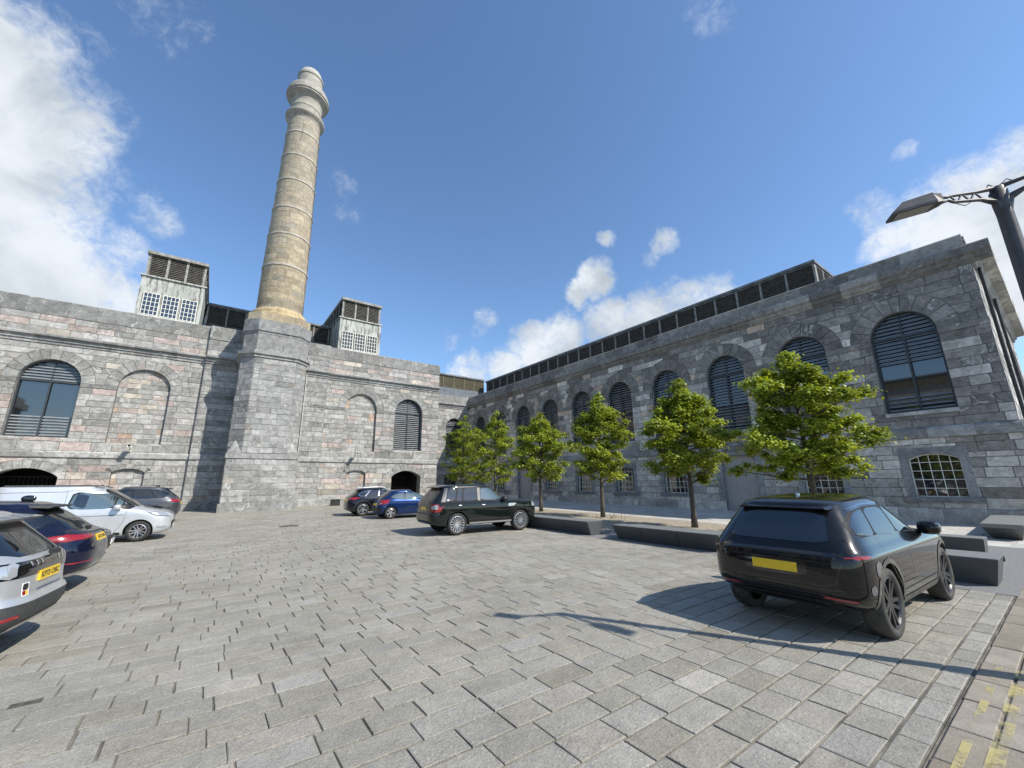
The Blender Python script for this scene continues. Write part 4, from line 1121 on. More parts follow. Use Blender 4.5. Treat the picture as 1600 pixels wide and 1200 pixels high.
# ------------------------------------------------------------------ vehicles
def paint(name, col, metal=0., rough=.25, dust=0.): return simple(name, col, rough, metal=metal, var=.05, scale=3, coat=1., dust=dust, spec=.06)
PT_BLACK = paint('black_paint', (.005, .0053, .006), dust=.14)
PT_BLACK2 = paint('black_green_paint', (.006, .009, .008), dust=.1)
PT_NAVY = paint('navy_paint', (.006, .009, .030), .3, dust=.15)
PT_NIGHT = paint('night_blue_paint', (.008, .010, .016), .2, dust=.25)
PT_BLUE = paint('blue_paint', (.009, .028, .105), .35)
PT_SILV = paint('silver_paint', (.50, .515, .52), .55, .32)
PT_VAN = paint('van_silver_paint', (.62, .64, .66), .45, .35)
PT_GREY = paint('graphite_paint', (.075, .080, .088), .5, .3)
PT_GRN = paint('grey_green_paint', (.12, .14, .13), .5, .3)
M_RUB = simple('tyre_rubber', (.028, .027, .026), .8, var=.35, scale=12, bump=.2)
M_RUBD = simple('dusty_tyre', (.055, .052, .047), .85, var=.35, scale=9, bump=.3)
M_ALLOY = simple('alloy', (.62, .62, .63), .28, metal=.85)
M_ALLOYM = simple('satin_pillar', (.10, .103, .103), .5, metal=.2)
M_ALLOYD = simple('dark_alloy', (.07, .07, .075), .3, metal=.7)
M_TRIM = simple('black_trim', (.016, .016, .017), .45)
M_GLOSS = simple('gloss_black', (.006, .006, .007), .08, coat=1.)
M_CLAD = simple('grey_cladding', (.045, .046, .046), .65, var=.2, scale=10)
M_SURR = simple('window_rubber', (.010, .010, .011), .6, spec=.2)
M_CARGL = simple('car_glass', (.008, .010, .011), .02, ior=2.0)
M_CARGL2 = simple('clear_car_glass', (.07, .10, .10), .02, ior=2.4)
M_RED = simple('lamp_red', (.26, .008, .010), .15, coat=1.)
M_CLEAR = simple('lamp_clear', (.42, .44, .46), .12, metal=.4, coat=1.)
M_CHROME = simple('chrome', (.75, .75, .76), .12, metal=1.)
M_PLY = simple('yellow_plate', (.78, .52, .03), .35, var=.06, scale=20)
M_PLW = simple('white_plate', (.78, .78, .76), .35)
M_INK = simple('plate_ink', (.02, .02, .02), .5)
M_STICK = simple('white_sticker', (.8, .8, .78), .4)
M_STY = simple('sticker_yellow', (.75, .5, .05), .4)

def pchip(pts, x):
    xs = [p[0] for p in pts]; ys = [p[1] for p in pts]; n = len(xs)
    if x <= xs[0]: return ys[0]
    if x >= xs[-1]: return ys[-1]
    h = [xs[i+1]-xs[i] for i in range(n-1)]; d = [(ys[i+1]-ys[i])/h[i] for i in range(n-1)]
    def m(i):
        if i == 0: return d[0]
        if i == n-1: return d[-1]
        if d[i-1]*d[i] <= 0: return 0.
        w1, w2 = 2*h[i]+h[i-1], h[i]+2*h[i-1]; return (w1+w2)/(w1/d[i-1]+w2/d[i])
    i = max(k for k in range(n-1) if xs[k] <= x); t = (x-xs[i])/h[i]
    return ((1+2*t)*(1-t)**2*ys[i]+t*(1-t)**2*h[i]*m(i)+t*t*(3-2*t)*ys[i+1]+t*t*(t-1)*h[i]*m(i+1))
def chaikin(p, n=2):
    for _ in range(n):
        q = []
        for i in range(len(p)):
            a, b = p[i], p[(i+1) % len(p)]; q += [(a[0]*.88+b[0]*.12, a[1]*.88+b[1]*.12), (a[0]*.12+b[0]*.88, a[1]*.12+b[1]*.88)]
        p = q
    return p
class Car:
    def __init__(s, name, loc, head, scale=1., **sp):
        s.root = empty(name, loc, head); s.root.scale = (scale,)*3; s.sp = sp; s.wb = sp['wb']; s.make_body()
    def make_body(s):
        sp = s.sp; zt, c = sp['top'], sp['crown']; z0 = sp['rear'][0][0]
        zs = []; z = z0
        dense = sp.get('dense', (.9, 1.12))
        while z < zt-c-.005:
            zs.append((z, 1., 1.)); z += .012 if dense[0] < z < dense[1] else .032
        zs.append((zt-c, 1., 1.))
        for k in range(1, 11):
            t = math.pi/2*k/10.6; zs.append((zt-c+c*math.sin(t), math.cos(t)**.62, math.cos(t)**.36))
        nr, nf = sp.get('nr', 5.), sp.get('nf', 4.5); V = []; ring = None
        xm = (pchip(sp['rear'], zt)+pchip(sp['front'], zt))/2
        for (z, sw, sx) in zs:
            xr, xf, hw = pchip(sp['rear'], z), pchip(sp['front'], z), pchip(sp['width'], z)*sw
            xr = xm+(xr-xm)*sx; xf = xm+(xf-xm)*sx
            ar = min(sp.get('ar', 1.1), (xf-xr)*.48); af = min(sp.get('af', 1.3), (xf-xr)*.48); half = []
            N = 22
            for i in range(N):
                a = math.pi/2*i/N; q = 1/(math.cos(a)**nr+math.sin(a)**nr)**(1/nr); half.append((xr+ar-ar*q*math.cos(a), hw*q*math.sin(a)))
            for i in range(11): half.append((xr+ar+(xf-af-xr-ar)*i/10, hw))
            for i in range(1, N+1):
                a = math.pi/2*(1-i/N); q = 1/(math.cos(a)**nf+math.sin(a)**nf)**(1/nf); half.append((xf-af+af*q*math.cos(a), hw*q*math.sin(a)))
            full = half+[(x, -y) for x, y in half[-2:0:-1]]
            drop = sp.get('drop', 0.); xt = sp.get('xt', 1.1)
            def zz(x):
                k = clamp((z-sp.get('belt', 1.05))/(zt-sp.get('belt', 1.05))); k = k*k*(3-2*k)
                return z-(drop*((xt-x)/1.6)**2*k if x < xt else .0)
            V.append([(x, y, zz(x)) for x, y in full])
        n = len(V[0]); m = MB()
        f = [(i*n+k, i*n+(k+1) % n, (i+1)*n+(k+1) % n, (i+1)*n+k) for i in range(len(V)-1) for k in range(n)]
        f = [q[::-1] for q in f]+[tuple(range(n)), tuple((len(V)-1)*n+k for k in range(n))[::-1]]
        m.add([p for r in V for p in r], f)
        me = m.mesh('body'); me.materials.append(sp['paint']); me.materials.append(M_TRIM)
        s.bvh = BVHTree.FromPolygons([v.co.copy() for v in me.vertices], [tuple(p.vertices) for p in me.polygons])
        ob = bpy.data.objects.new('body', me); COL.objects.link(ob)
        cut = MB(); R_, hwm = sp['wr'], max(q for _, q in sp['width'])
        for xa in (0., s.wb):
            for sg in (-1, 1):
                y0, y1 = sorted((sg*(hwm-.36), sg*(hwm+.2))); ra = R_+sp.get('archgap', .055)
                cut.lathe([(.001, y0), (ra, y0), (ra, y1), (.001, y1)], (xa, 0, R_), 36, 'y')
        cm = cut.mesh('cut'); bm = bmesh.new(); bm.from_mesh(cm); bmesh.ops.remove_doubles(bm, verts=bm.verts, dist=.0015); bmesh.ops.recalc_face_normals(bm, faces=bm.faces); bm.to_mesh(cm); bm.free()
        cm.materials.append(sp['paint']); cm.materials.append(M_TRIM); cm.polygons.foreach_set('material_index', [1]*len(cm.polygons))
        bm = bmesh.new(); bm.from_mesh(me); bmesh.ops.recalc_face_normals(bm, faces=bm.faces); bm.to_mesh(me); bm.free()
        co = bpy.data.objects.new('cut', cm); COL.objects.link(co)
        md = ob.modifiers.new('b', 'BOOLEAN'); md.object = co; md.operation = 'DIFFERENCE'; md.solver = 'EXACT'
        bpy.context.view_layer.update(); dg = bpy.context.evaluated_depsgraph_get()
        nm = bpy.data.meshes.new_from_object(ob.evaluated_get(dg)); nm.name = 'body'
        ob.modifiers.clear(); ob.data = nm; bpy.data.objects.remove(co)
        nm.polygons.foreach_set('use_smooth', [True]*len(nm.polygons)); nm.set_sharp_from_angle(angle=rad(38))
        ob.parent = s.root; s.body = ob
        if 'clad' in sp:                       # lower cladding as a part of its own
            zc = sp['clad']; parts = []
            for keep in (True, False):
                bm = bmesh.new(); bm.from_mesh(nm)
                kill = [q for q in bm.faces if (q.calc_center_median().z < zc) == keep]; bmesh.ops.delete(bm, geom=kill, context='FACES')
                me2 = bpy.data.meshes.new('part'); bm.to_mesh(me2); bm.free()
                for mm in nm.materials: me2.materials.append(mm)
                parts.append(me2)
            ob.data = parts[0]; parts[0].name = 'body'
            parts[1].materials[0] = sp.get('cladmat', M_CLAD); link('cladding', parts[1], None, s.root)
    def hit(s, view, u, v, off):
        if view[0] == 's':
            sg = -1 if view == 's-' else 1; o, d = Vector((u, sg*4, v)), Vector((0, -sg, 0))
        elif view == 'r': o, d = Vector((-6, u, v)), Vector((1, 0, 0))
        elif view == 'f': o, d = Vector((9, u, v)), Vector((-1, 0, 0))
        else: o, d = Vector((u, v, 5)), Vector((0, 0, -1))
        loc, nrm, _, _ = s.bvh.ray_cast(o, d)
        if loc is None: return None
        if nrm.dot(d) > 0: nrm = -nrm
        return loc+nrm*off
    def patch(s, name, view, poly, mat, off=.004, n=(12, 10), rnd=2, parent=None, thick=.0):
        poly = chaikin(poly, rnd); vs = [p[1] for p in poly]; lo, hi = min(vs), max(vs); rows = []
        for j in range(n[1]+1):
            v = lo+(hi-lo)*(.002+.996*j/n[1]); xs = []
            for i in range(len(poly)):
                a, b = poly[i], poly[(i+1) % len(poly)]
                if (a[1] <= v) != (b[1] <= v): xs.append(a[0]+(b[0]-a[0])*(v-a[1])/(b[1]-a[1]))
            if len(xs) < 2: continue
            a, b = min(xs), max(xs); rows.append([s.hit(view, a+(b-a)*i/n[0], v, off) for i in range(n[0]+1)])
        m = MB(); idx = {}; V = []; F = []
        for j, r in enumerate(rows):
            for i, p in enumerate(r):
                if p is not None: idx[(j, i)] = len(V); V.append(p)
        for j in range(len(rows)-1):
            for i in range(n[0]):
                k = [(j, i), (j, i+1), (j+1, i+1), (j+1, i)]
                if all(q in idx for q in k):
                    P_ = [V[idx[q]] for q in k]
                    if max((P_[a]-P_[(a+1) % 4]).length for a in range(4)) < .5: F.append(tuple(idx[q] for q in k))
        if view in ('r', 's+'): F = [q[::-1] for q in F]
        if not F: return None
        m.add(V, F); o = m.build(name, mat, parent or s.root, smooth=True); return o
    def ribbon(s, name, view, line, wd, mat, off=.003, parent=None, seg=14):
        pts = []
        for a, b in zip(line, line[1:]):
            n = max(2, int(math.hypot(b[0]-a[0], b[1]-a[1])/.06)); pts += [(a[0]+(b[0]-a[0])*k/n, a[1]+(b[1]-a[1])*k/n) for k in range(n)]
        pts.append(line[-1]); V = []; ok = []
        for i, p in enumerate(pts):
            a, b = pts[max(0, i-1)], pts[min(len(pts)-1, i+1)]; dx, dy = b[0]-a[0], b[1]-a[1]; L = math.hypot(dx, dy) or 1
            nx, ny = -dy/L*wd/2, dx/L*wd/2; q = [s.hit(view, p[0]+nx, p[1]+ny, off), s.hit(view, p[0]-nx, p[1]-ny, off)]
            ok.append(None not in q); V += [x or Vector((0, 0, 0)) for x in q]
        F = [(2*i, 2*i+1, 2*i+3, 2*i+2) for i in range(len(pts)-1) if ok[i] and ok[i+1]]
        if view in ('r', 's+'): F = [q[::-1] for q in F]
        if F:
            m = MB(); m.add(V, F); return m.build(name, mat, parent or s.root, smooth=True)
    def wheels(s, style, rim, tyre=None, which=((0, -1), (0, 1), (1, -1), (1, 1))):
        sp = s.sp; R_ = sp['wr']; tw = sp.get('tw', .23); rr = R_*sp.get('rimk', .70); hwm = max(q for _, q in sp['width'])
        t = MB(); h = tw/2
        t.lathe([(rr*.97, -h*.75), (rr*1.04, -h*.95), (rr+(R_-rr)*.5, -h*1.04), (R_*.965, -h*.9), (R_*.995, -h*.68), (R_, 0), (R_*.995, h*.68), (R_*.965, h*.9), (rr+(R_-rr)*.5, h*1.04), (rr*1.04, h*.95), (rr*.97, h*.75)], (0, 0, 0), 40, 'y')
        tm = t.mesh('tyre', True); tm.materials.append(tyre or M_RUB)
        r = MB(); e = -h*.80                     # outer face towards -y
        r.lathe([(rr*.995, e+.02), (rr*1.0, e-.006), (rr*.95, e-.010), (rr*.90, e+.012), (rr*.885, e+.05)], (0, 0, 0), 40, 'y')
        r.lathe([(.001, e+.012), (rr*.17, e+.012), (rr*.21, e+.03), (rr*.22, e+.08)], (0, 0, 0), 20, 'y')
        n, w0, w1, tw_ = style
        for k in range(n):
            for off in ((0,) if not tw_ else (-tw_, tw_)):
                a = 2*math.pi*k/n; ca, sa = math.cos(a), math.sin(a)
                def P_(rad_, lat, y): return (ca*rad_-sa*lat, y, sa*rad_+ca*lat)
                r0, r1 = rr*.15, rr*.93
                r.hexa([P_(r0, off*.4-w0, e+.055), P_(r1, off-w1, e+.035), P_(r1, off+w1, e+.035), P_(r0, off*.4+w0, e+.055), P_(r0, off*.4-w0*.8, e+.012), P_(r1, off-w1*.8, e-.004), P_(r1, off+w1*.8, e-.004), P_(r0, off*.4+w0*.8, e+.012)])
        rm = r.mesh('rim'); rm.materials.append(rim); rm.polygons.foreach_set('use_smooth', [False]*len(rm.polygons))
        b = MB(); b.lathe([(.001, e+.075), (rr*.93, e+.075), (rr*.96, h*.6)], (0, 0, 0), 32, 'y'); bmh = b.mesh('wheel_back'); bmh.materials.append(M_TRIM)
        for (ax, sg) in which:
            o = bpy.data.objects.new('wheel', tm); COL.objects.link(o); o.parent = s.root
            o.location = (ax*s.wb, sg*(hwm-h-.02-sp.get('inset', 0.)), R_)
            o.rotation_euler = (0, .3*ax+.2, 0 if sg < 0 else math.pi)
            for me_, nm in ((rm, 'rim'), (bmh, 'brake_disc')):
                c = bpy.data.objects.new(nm, me_); COL.objects.link(c); c.parent = o
    def part(s, name, mb, mat, smooth=True, parent=None): return mb.build(name, mat, parent or s.root, smooth=smooth)
    def mirror(s, x, y, z, mat, sz=(.10, .12, .085), both=True):
        for sg in ((-1, 1) if both else (-1,)):
            a = superell((x, sg*(y+.10), z), sz, 3.2, 16, 8); o = s.part('door_mirror', a, mat)
            b = MB(); b.tube([(x+.03, sg*(y-.06), z-.06), (x, sg*(y+.06), z-.03)], .025, 6); b.build('mirror_stalk', M_TRIM, o)
    def plate(s, view, c, z, mat, w=.52, h=.11, text=None, tilt=0., off=.012):
        p = s.hit(view, c, z, off); q0, q1 = s.hit(view, c, z-h/2, off), s.hit(view, c, z+h/2, off)
        if not (p and q0 and q1): return
        sx = -1 if view == 'r' else 1; xx = (min if sx < 0 else max)(q0.x, q1.x, p.x)
        m = MB(); x0, x1 = xx+sx*.0, xx+sx*.010
        lo, hi = (q0.x, q1.x)
        m.hexa([(lo-sx*.02, c-w/2, z-h/2), (lo-sx*.02, c+w/2, z-h/2), (lo+sx*.006, c+w/2, z-h/2), (lo+sx*.006, c-w/2, z-h/2), (hi-sx*.02, c-w/2, z+h/2), (hi-sx*.02, c+w/2, z+h/2), (hi+sx*.006, c+w/2, z+h/2), (hi+sx*.006, c-w/2, z+h/2)])
        o = m.build('number_plate', mat, s.root)
        if text: s.text(text, view, (lo+hi)/2+sx*.008, c, z, h*.80, w*.90, M_INK, o, (hi-lo)/h)
        return o
    def text(s, txt, view, x, y, z, size, width, mat, parent=None, slope=0., name='lettering'):
        cu = bpy.data.curves.new('t', 'FONT'); cu.body = txt; cu.size = size; cu.align_x = 'CENTER'; cu.align_y = 'CENTER'; cu.offset = .0015*size/.08
        ob = bpy.data.objects.new('t', cu); COL.objects.link(ob); bpy.context.view_layer.update()
        dg = bpy.context.evaluated_depsgraph_get(); me = bpy.data.meshes.new_from_object(ob.evaluated_get(dg)); bpy.data.objects.remove(ob)
        xs = [v.co.x for v in me.vertices]; k = width/max(.01, max(xs)-min(xs)); sx = -1 if view == 'r' else 1
        for v in me.vertices:
            a, b = v.co.x*k, v.co.y; v.co = Vector((x+slope*b, y+(a if sx > 0 else -a), z+b))
        me.name = name; return link(name, me, mat, parent or s.root)
def greenhouse(c, wins, mat=M_CARGL, back='window', frame=None, off=.005):
    """side windows on both sides, each a part, over one dark surround"""
    for sg in ('s-', 's+'):
        if frame: c.patch('window_surround', sg, frame[0], frame[1], .0030, (26, 10), 1)
        for w_ in wins:
            c.patch('side_window', sg, w_[0], w_[1] if len(w_) > 1 else mat, off, (14, 10), 2)
def doors(c, lines, wd=.008, mat=M_GLOSS):
    for sg in ('s-', 's+'):
        for l in lines: c.ribbon('panel_gap', sg, l, wd, mat)
def handles(c, pts, mat):
    for sg in (-1, 1):
        for (x, z) in pts:
            p = c.hit('s-' if sg < 0 else 's+', x, z, .012)
            if p: c.part('door_handle', superell(tuple(p), (.085, .018, .016), 3.5, 12, 6), mat)
ZT = lambda x, y: gz(x, y)+.002

# --- nearest: black coupe-like SUV, rear and right side in view
ev = Car('parked_car', (6.86, 2.52, .0), rad(-1.7), paint=PT_BLACK, wb=2.70, wr=.390, top=1.635, crown=.085, belt=1.05, drop=.055, xt=1.2, nr=5.2, nf=4.,
         rear=[(.30, -.40), (.36, -.62), (.45, -.79), (.58, -.86), (.80, -.855), (.95, -.835), (1.06, -.78), (1.22, -.655), (1.40, -.52), (1.50, -.45), (1.56, -.40)],
         front=[(.22, 3.2), (.32, 3.42), (.55, 3.50), (.75, 3.51), (.90, 3.45), (.97, 3.28), (1.03, 2.85), (1.07, 2.45), (1.10, 2.28), (1.2, 2.08), (1.35, 1.80), (1.5, 1.47), (1.56, 1.30)],
         width=[(.24, .80), (.32, .86), (.45, .90), (.62, .918), (.80, .922), (.92, .918), (.985, .895), (1.06, .855), (1.12, .83), (1.3, .755), (1.5, .66), (1.56, .625)], ar=.85, rimk=.74, tw=.235)
greenhouse(ev, [([(2.08, 1.075), (1.72, 1.33), (1.45, 1.455), (1.02, 1.455), (.98, 1.10)],), ([(.93, 1.105), (.97, 1.455), (.30, 1.455), (.13, 1.13)],), ([(.08, 1.135), (.25, 1.455), (-.12, 1.41), (-.38, 1.29), (-.42, 1.16)],)],
           frame=([(2.18, 1.05), (1.78, 1.34), (1.47, 1.48), (.25, 1.48), (-.18, 1.435), (-.45, 1.30), (-.47, 1.135)], M_SURR))
doors(ev, [[(.98, 1.09), (1.0, .75), (.98, .42), (.95, .36)], [(2.06, 1.06), (2.10, .80), (2.04, .40)], [(.10, 1.12), (.02, .92), (.32, .62), (.52, .42), (.55, .36)], [(.55, .36), (2.04, .36)]])
ev.ribbon('waist_crease', 's-', [(-.5, .955), (.6, .955), (2.0, .965), (2.7, .96)], .012, M_GLOSS); ev.ribbon('waist_crease', 's+', [(-.5, .955), (2.7, .96)], .012, M_GLOSS)
ev.patch('rear_window', 'r', [(-.60, 1.085), (.60, 1.085), (.56, 1.20), (.50, 1.44), (-.50, 1.44), (-.56, 1.20)], M_CARGL, .005, (24, 12), 1)
ev.patch('tail_panel', 'r', [(-.66, .905), (.66, .905), (.66, .99), (-.66, .99)], M_GLOSS, .004, (40, 6), 0)
for sg in (-1, 1):
    ev.patch('tail_lamp', 'r', [(sg*.72, .935), (sg*.90, .93), (sg*.90, .962), (sg*.74, .957)], M_RED, .009, (14, 4), 1)
    ev.patch('tail_lamp', 's-' if sg < 0 else 's+', [(-.72, .925), (-.50, .945), (-.50, .965), (-.72, .965)], M_RED, .010, (10, 4), 1)
    ev.patch('tail_lens', 's-' if sg < 0 else 's+', [(-.74, .905), (-.36, .945), (-.34, .975), (-.72, .99)], M_GLOSS, .006, (10, 5), 1)
    ev.patch('rear_reflector', 'r', [(sg*.46, .485), (sg*.78, .465), (sg*.79, .50), (sg*.48, .515)], M_RED, .008, (10, 3), 1)
ev.patch('bumper_insert', 'r', [(-.60, .30), (.60, .30), (.66, .44), (.50, .455), (-.50, .455), (-.66, .44)], M_TRIM, .007, (24, 8), 1)
ev.patch('plate_recess', 'r', [(-.36, .695), (.36, .695), (.36, .885), (-.36, .885)], M_GLOSS, .004, (16, 6), 2)
ev.plate('r', 0, .79, M_PLY)
ev.ribbon('bumper_line', 'r', [(-.84, .60), (-.5, .585), (.5, .585), (.84, .60)], .010, M_GLOSS); ev.ribbon('bumper_line', 'r', [(-.74, .44), (-.62, .455), (-.5, .53), (.5, .53), (.62, .455), (.74, .44)], .018, M_TRIM)
for sg in ('s-', 's+'): ev.ribbon('sill_line', sg, [(.5, .47), (2.2, .47)], .014, M_TRIM)
ev.ribbon('tailgate_gap', 'r', [(-.72, 1.06), (-.71, .90), (-.63, .66), (-.5, .625), (.5, .625), (.63, .66), (.71, .90), (.72, 1.06)], .008, M_GLOSS)
sp_ = MB(); sp_.hexa([(-.47, -.56, 1.455), (-.47, .56, 1.455), (-.2, .58, 1.50), (-.2, -.58, 1.50), (-.50, -.53, 1.478), (-.50, .53, 1.478), (-.1, .56, 1.545), (-.1, -.56, 1.545)]); o = sp_.build('roof_spoiler', PT_BLACK, ev.root)
b_ = o.modifiers.new('bevel', 'BEVEL'); b_.width = .012; b_.segments = 2
M_DUSTY = simple('dusty_plastic', (.085, .08, .070), .75, var=.4, scale=14)
for sg in ('s-', 's+'):
    for xa in (0., 2.70):
        ev.ribbon('arch_trim', sg, [(xa+.475*math.cos(a), .39+.475*math.sin(a)) for a in [rad(180-k*9) for k in range(21)]], .055, M_DUSTY, .006)
    ev.patch('sill_trim', sg, [(.50, .30), (2.20, .30), (2.22, .385), (.48, .385)], M_DUSTY, .007, (24, 4), 0)
    ev.ribbon('roof_edge', sg, [(1.55, 1.475), (1.2, 1.505), (.3, 1.50), (-.2, 1.455)], .018, M_GLOSS, .006)
ev.patch('diffuser', 'r', [(-.46, .315), (.46, .315), (.40, .40), (-.40, .40)], M_TRIM, .016, (20, 5), 0)
for sg in (-1, 1): ev.patch('exhaust_surround', 'r', [(sg*.50, .345), (sg*.70, .36), (sg*.68, .42), (sg*.50, .42)], M_TRIM, .014, (8, 4), 1)
ev.ribbon('tail_light_bar', 'r', [(-.64, .948), (.64, .948)], .010, M_TRIM, .008)
ev.mirror(1.98, .86, 1.12, PT_BLACK, (.11, .13, .095))
ev.part('roof_aerial', superell((.15, 0, 1.615), (.09, .02, .045), 2.2, 12, 6), M_GLOSS)
ev.wheels((5, .030, .022, .055), M_ALLOYD, M_RUBD)
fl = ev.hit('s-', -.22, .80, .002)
# grey discs paint two pale reflection spots on the rear quarter
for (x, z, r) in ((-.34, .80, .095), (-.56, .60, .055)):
    ev.patch('reflection_spot' if r > .07 else 'small_reflection_spot', 's-', [(x+r*math.cos(k*math.pi/8), z+r*math.sin(k*math.pi/8)) for k in range(16)], simple('reflection_tone_%d' % int(r*1000), (.10, .105, .115), .12, coat=1.), .005, (8, 8), 0)
tag(ev.root, 'nearest black SUV seen from behind, blank yellow plate, dusty dark wheels', 'car', 'parked cars')

# --- large boxy black-green SUV in the middle distance
hd = rad(-4.0)
p0 = Vector((7.32, 13.42)); nrm = Vector((-math.sin(hd), math.cos(hd))); c0 = p0+nrm*.78
rr_ = Car('parked_car', (c0.x, c0.y, ZT(c0.x, c0.y)), hd, .97, paint=PT_BLACK2, wb=2.745, wr=.385, top=1.79, crown=.07, belt=1.12, drop=.02, xt=1.2, nr=6.5, nf=5.5,
          rear=[(.34, -.72), (.42, -.95), (.55, -1.02), (.72, -1.02), (.80, -.97), (1.05, -.96), (1.18, -.92), (1.40, -.74), (1.60, -.58), (1.74, -.46)],
          front=[(.28, 3.40), (.40, 3.58), (.60, 3.64), (.90, 3.63), (1.05, 3.56), (1.10, 3.35), (1.15, 2.7), (1.18, 2.30), (1.22, 2.12), (1.45, 1.80), (1.66, 1.48), (1.74, 1.34)],
          width=[(.28, .88), (.40, .94), (.60, .955), (.90, .96), (1.05, .95), (1.15, .93), (1.3, .87), (1.6, .76), (1.74, .70)], dense=(1.0, 1.25), ar=.9, rimk=.74, tw=.255)
greenhouse(rr_, [([(2.02, 1.20), (1.60, 1.55), (1.42, 1.64), (1.0, 1.64), (.94, 1.20)], M_CARGL2), ([(.80, 1.20), (.84, 1.64), (.30, 1.64), (.22, 1.20)],), ([(.16, 1.20), (.25, 1.64), (.06, 1.64), (-.05, 1.20)],), ([(-.11, 1.20), (.0, 1.64), (-.37, 1.64), (-.62, 1.20)],)],
           frame=([(2.1, 1.165), (1.62, 1.56), (1.42, 1.675), (-.38, 1.675), (-.68, 1.165)], M_SURR))
for sg in ('s-', 's+'):
    rr_.patch('pillar_trim', sg, [(-.66, 1.17), (-.50, 1.17), (-.33, 1.655), (-.43, 1.655)], M_ALLOYM, .006, (4, 10), 0)
    rr_.patch('pillar_trim', sg, [(.82, 1.19), (.93, 1.19), (.98, 1.65), (.86, 1.65)], M_ALLOYM, .006, (4, 10), 0)
    rr_.patch('side_vent', sg, [(2.16, .93), (2.42, .95), (2.55, 1.05), (2.16, 1.05)], M_ALLOY, .006, (8, 5), 1)
    rr_.patch('door_moulding', sg, [(.42, .50), (2.25, .50), (2.25, .58), (.42, .58)], M_GLOSS, .010, (24, 4), 1)
    rr_.ribbon('sill_strip', sg, [(.48, .40), (2.28, .40)], .055, M_ALLOY, .012)
doors(rr_, [[(.88, 1.2), (.88, .52), (.86, .45)], [(2.05, 1.19), (2.08, .50)], [(-.05, 1.2), (-.10, 1.0), (.28, .72), (.42, .46)]])
handles(rr_, [(1.06, 1.02), (.08, 1.03)], M_ALLOY)
rr_.patch('rear_window', 'r', [(-.68, 1.20), (.68, 1.20), (.58, 1.64), (-.58, 1.64)], M_CARGL, .005, (16, 8), 1)
for sg in (-1, 1):
    rr_.patch('tail_lamp', 'r', [(sg*.66, .83), (sg*.95, .83), (sg*.95, 1.10), (sg*.66, 1.10)], M_RED, .007, (10, 8), 1)
    rr_.patch('tail_lamp', 's-' if sg < 0 else 's+', [(-.93, .83), (-.70, .83), (-.74, 1.10), (-.90, 1.10)], M_RED, .007, (8, 8), 1)
    rr_.patch('lamp_lens', 's-' if sg < 0 else 's+', [(-.90, .92), (-.78, .92), (-.78, 1.07), (-.89, 1.07)], M_CLEAR, .011, (6, 6), 2)
    rr_.patch('lamp_lens', 'r', [(sg*.72, .92), (sg*.90, .92), (sg*.90, 1.05), (sg*.72, 1.05)], M_CLEAR, .011, (6, 6), 2)
    rr_.patch('headlamp', 's-' if sg < 0 else 's+', [(3.28, .90), (3.56, .90), (3.54, 1.06), (3.30, 1.08)], M_CLEAR, .006, (8, 6), 1)
rr_.plate('r', 0, .93, M_PLY)
rr_.patch('bumper_top', 'r', [(-.94, .735), (.94, .735), (.94, .79), (-.94, .79)], M_TRIM, .006, (30, 3), 0)
sp_ = MB(); sp_.hexa([(-.62, -.62, 1.66), (-.62, .62, 1.66), (-.3, .62, 1.69), (-.3, -.62, 1.69), (-.66, -.58, 1.70), (-.66, .58, 1.70), (-.2, .6, 1.745), (-.2, -.6, 1.745)]); o = sp_.build('roof_spoiler', M_GLOSS, rr_.root); b_ = o.modifiers.new('bevel', 'BEVEL'); b_.width = .015
rr_.mirror(1.95, .90, 1.22, M_TRIM, (.10, .13, .10))
rr_.wheels((15, .014, .020, 0), M_ALLOY)
tag(rr_.root, 'boxy black SUV with silver many-spoked wheels parked beside the granite bench', 'car', 'parked cars')

# --- small blue hatchback behind it
hd = rad(-4); p0 = Vector((7.66, 20.95)); nrm = Vector((-math.sin(hd), math.cos(hd))); c0 = p0+nrm*.76
pg = Car('parked_car', (c0.x, c0.y, ZT(c0.x, c0.y)), hd, .97, paint=PT_BLUE, wb=2.54, wr=.305, top=1.465, crown=.10, belt=.98, drop=.05, xt=1.3, nr=4., nf=3.6,
         rear=[(.20, -.42), (.30, -.60), (.45, -.67), (.62, -.66), (.78, -.60), (.92, -.52), (1.05, -.40), (1.22, -.20), (1.36, .0)],
         front=[(.18, 3.0), (.3, 3.25), (.5, 3.33), (.66, 3.30), (.76, 3.12), (.86, 2.72), (.93, 2.4), (.98, 2.2), (1.1, 1.92), (1.25, 1.55), (1.36, 1.25)],
         width=[(.18, .78), (.30, .84), (.5, .87), (.75, .868), (.88, .845), (.95, .815), (1.05, .77), (1.25, .67), (1.36, .60)], dense=(.74, 1.02), ar=.95, rimk=.66, tw=.2)
greenhouse(pg, [([(1.98, .96), (1.62, 1.17), (1.25, 1.30), (.80, 1.31), (.72, .95)], M_CARGL2), ([(.66, .95), (.74, 1.31), (.35, 1.26), (.06, 1.14), (-.02, 1.05)], M_CARGL2)], frame=([(2.05, .94), (1.62, 1.19), (1.25, 1.325), (.72, 1.33), (.3, 1.28), (.0, 1.15), (-.10, 1.04), (.6, .93)], M_GLOSS))
doors(pg, [[(.70, .95), (.68, .45), (.70, .36)], [(2.0, .95), (2.05, .5)]])
for sg in ('s-', 's+'): pg.ribbon('door_moulding', sg, [(.55, .56), (2.1, .56)], .035, M_CHROME, .008)
pg.patch('rear_window', 'r', [(-.56, .98), (.56, .98), (.46, 1.30), (-.46, 1.30)], M_CARGL, .005, (14, 8), 1)
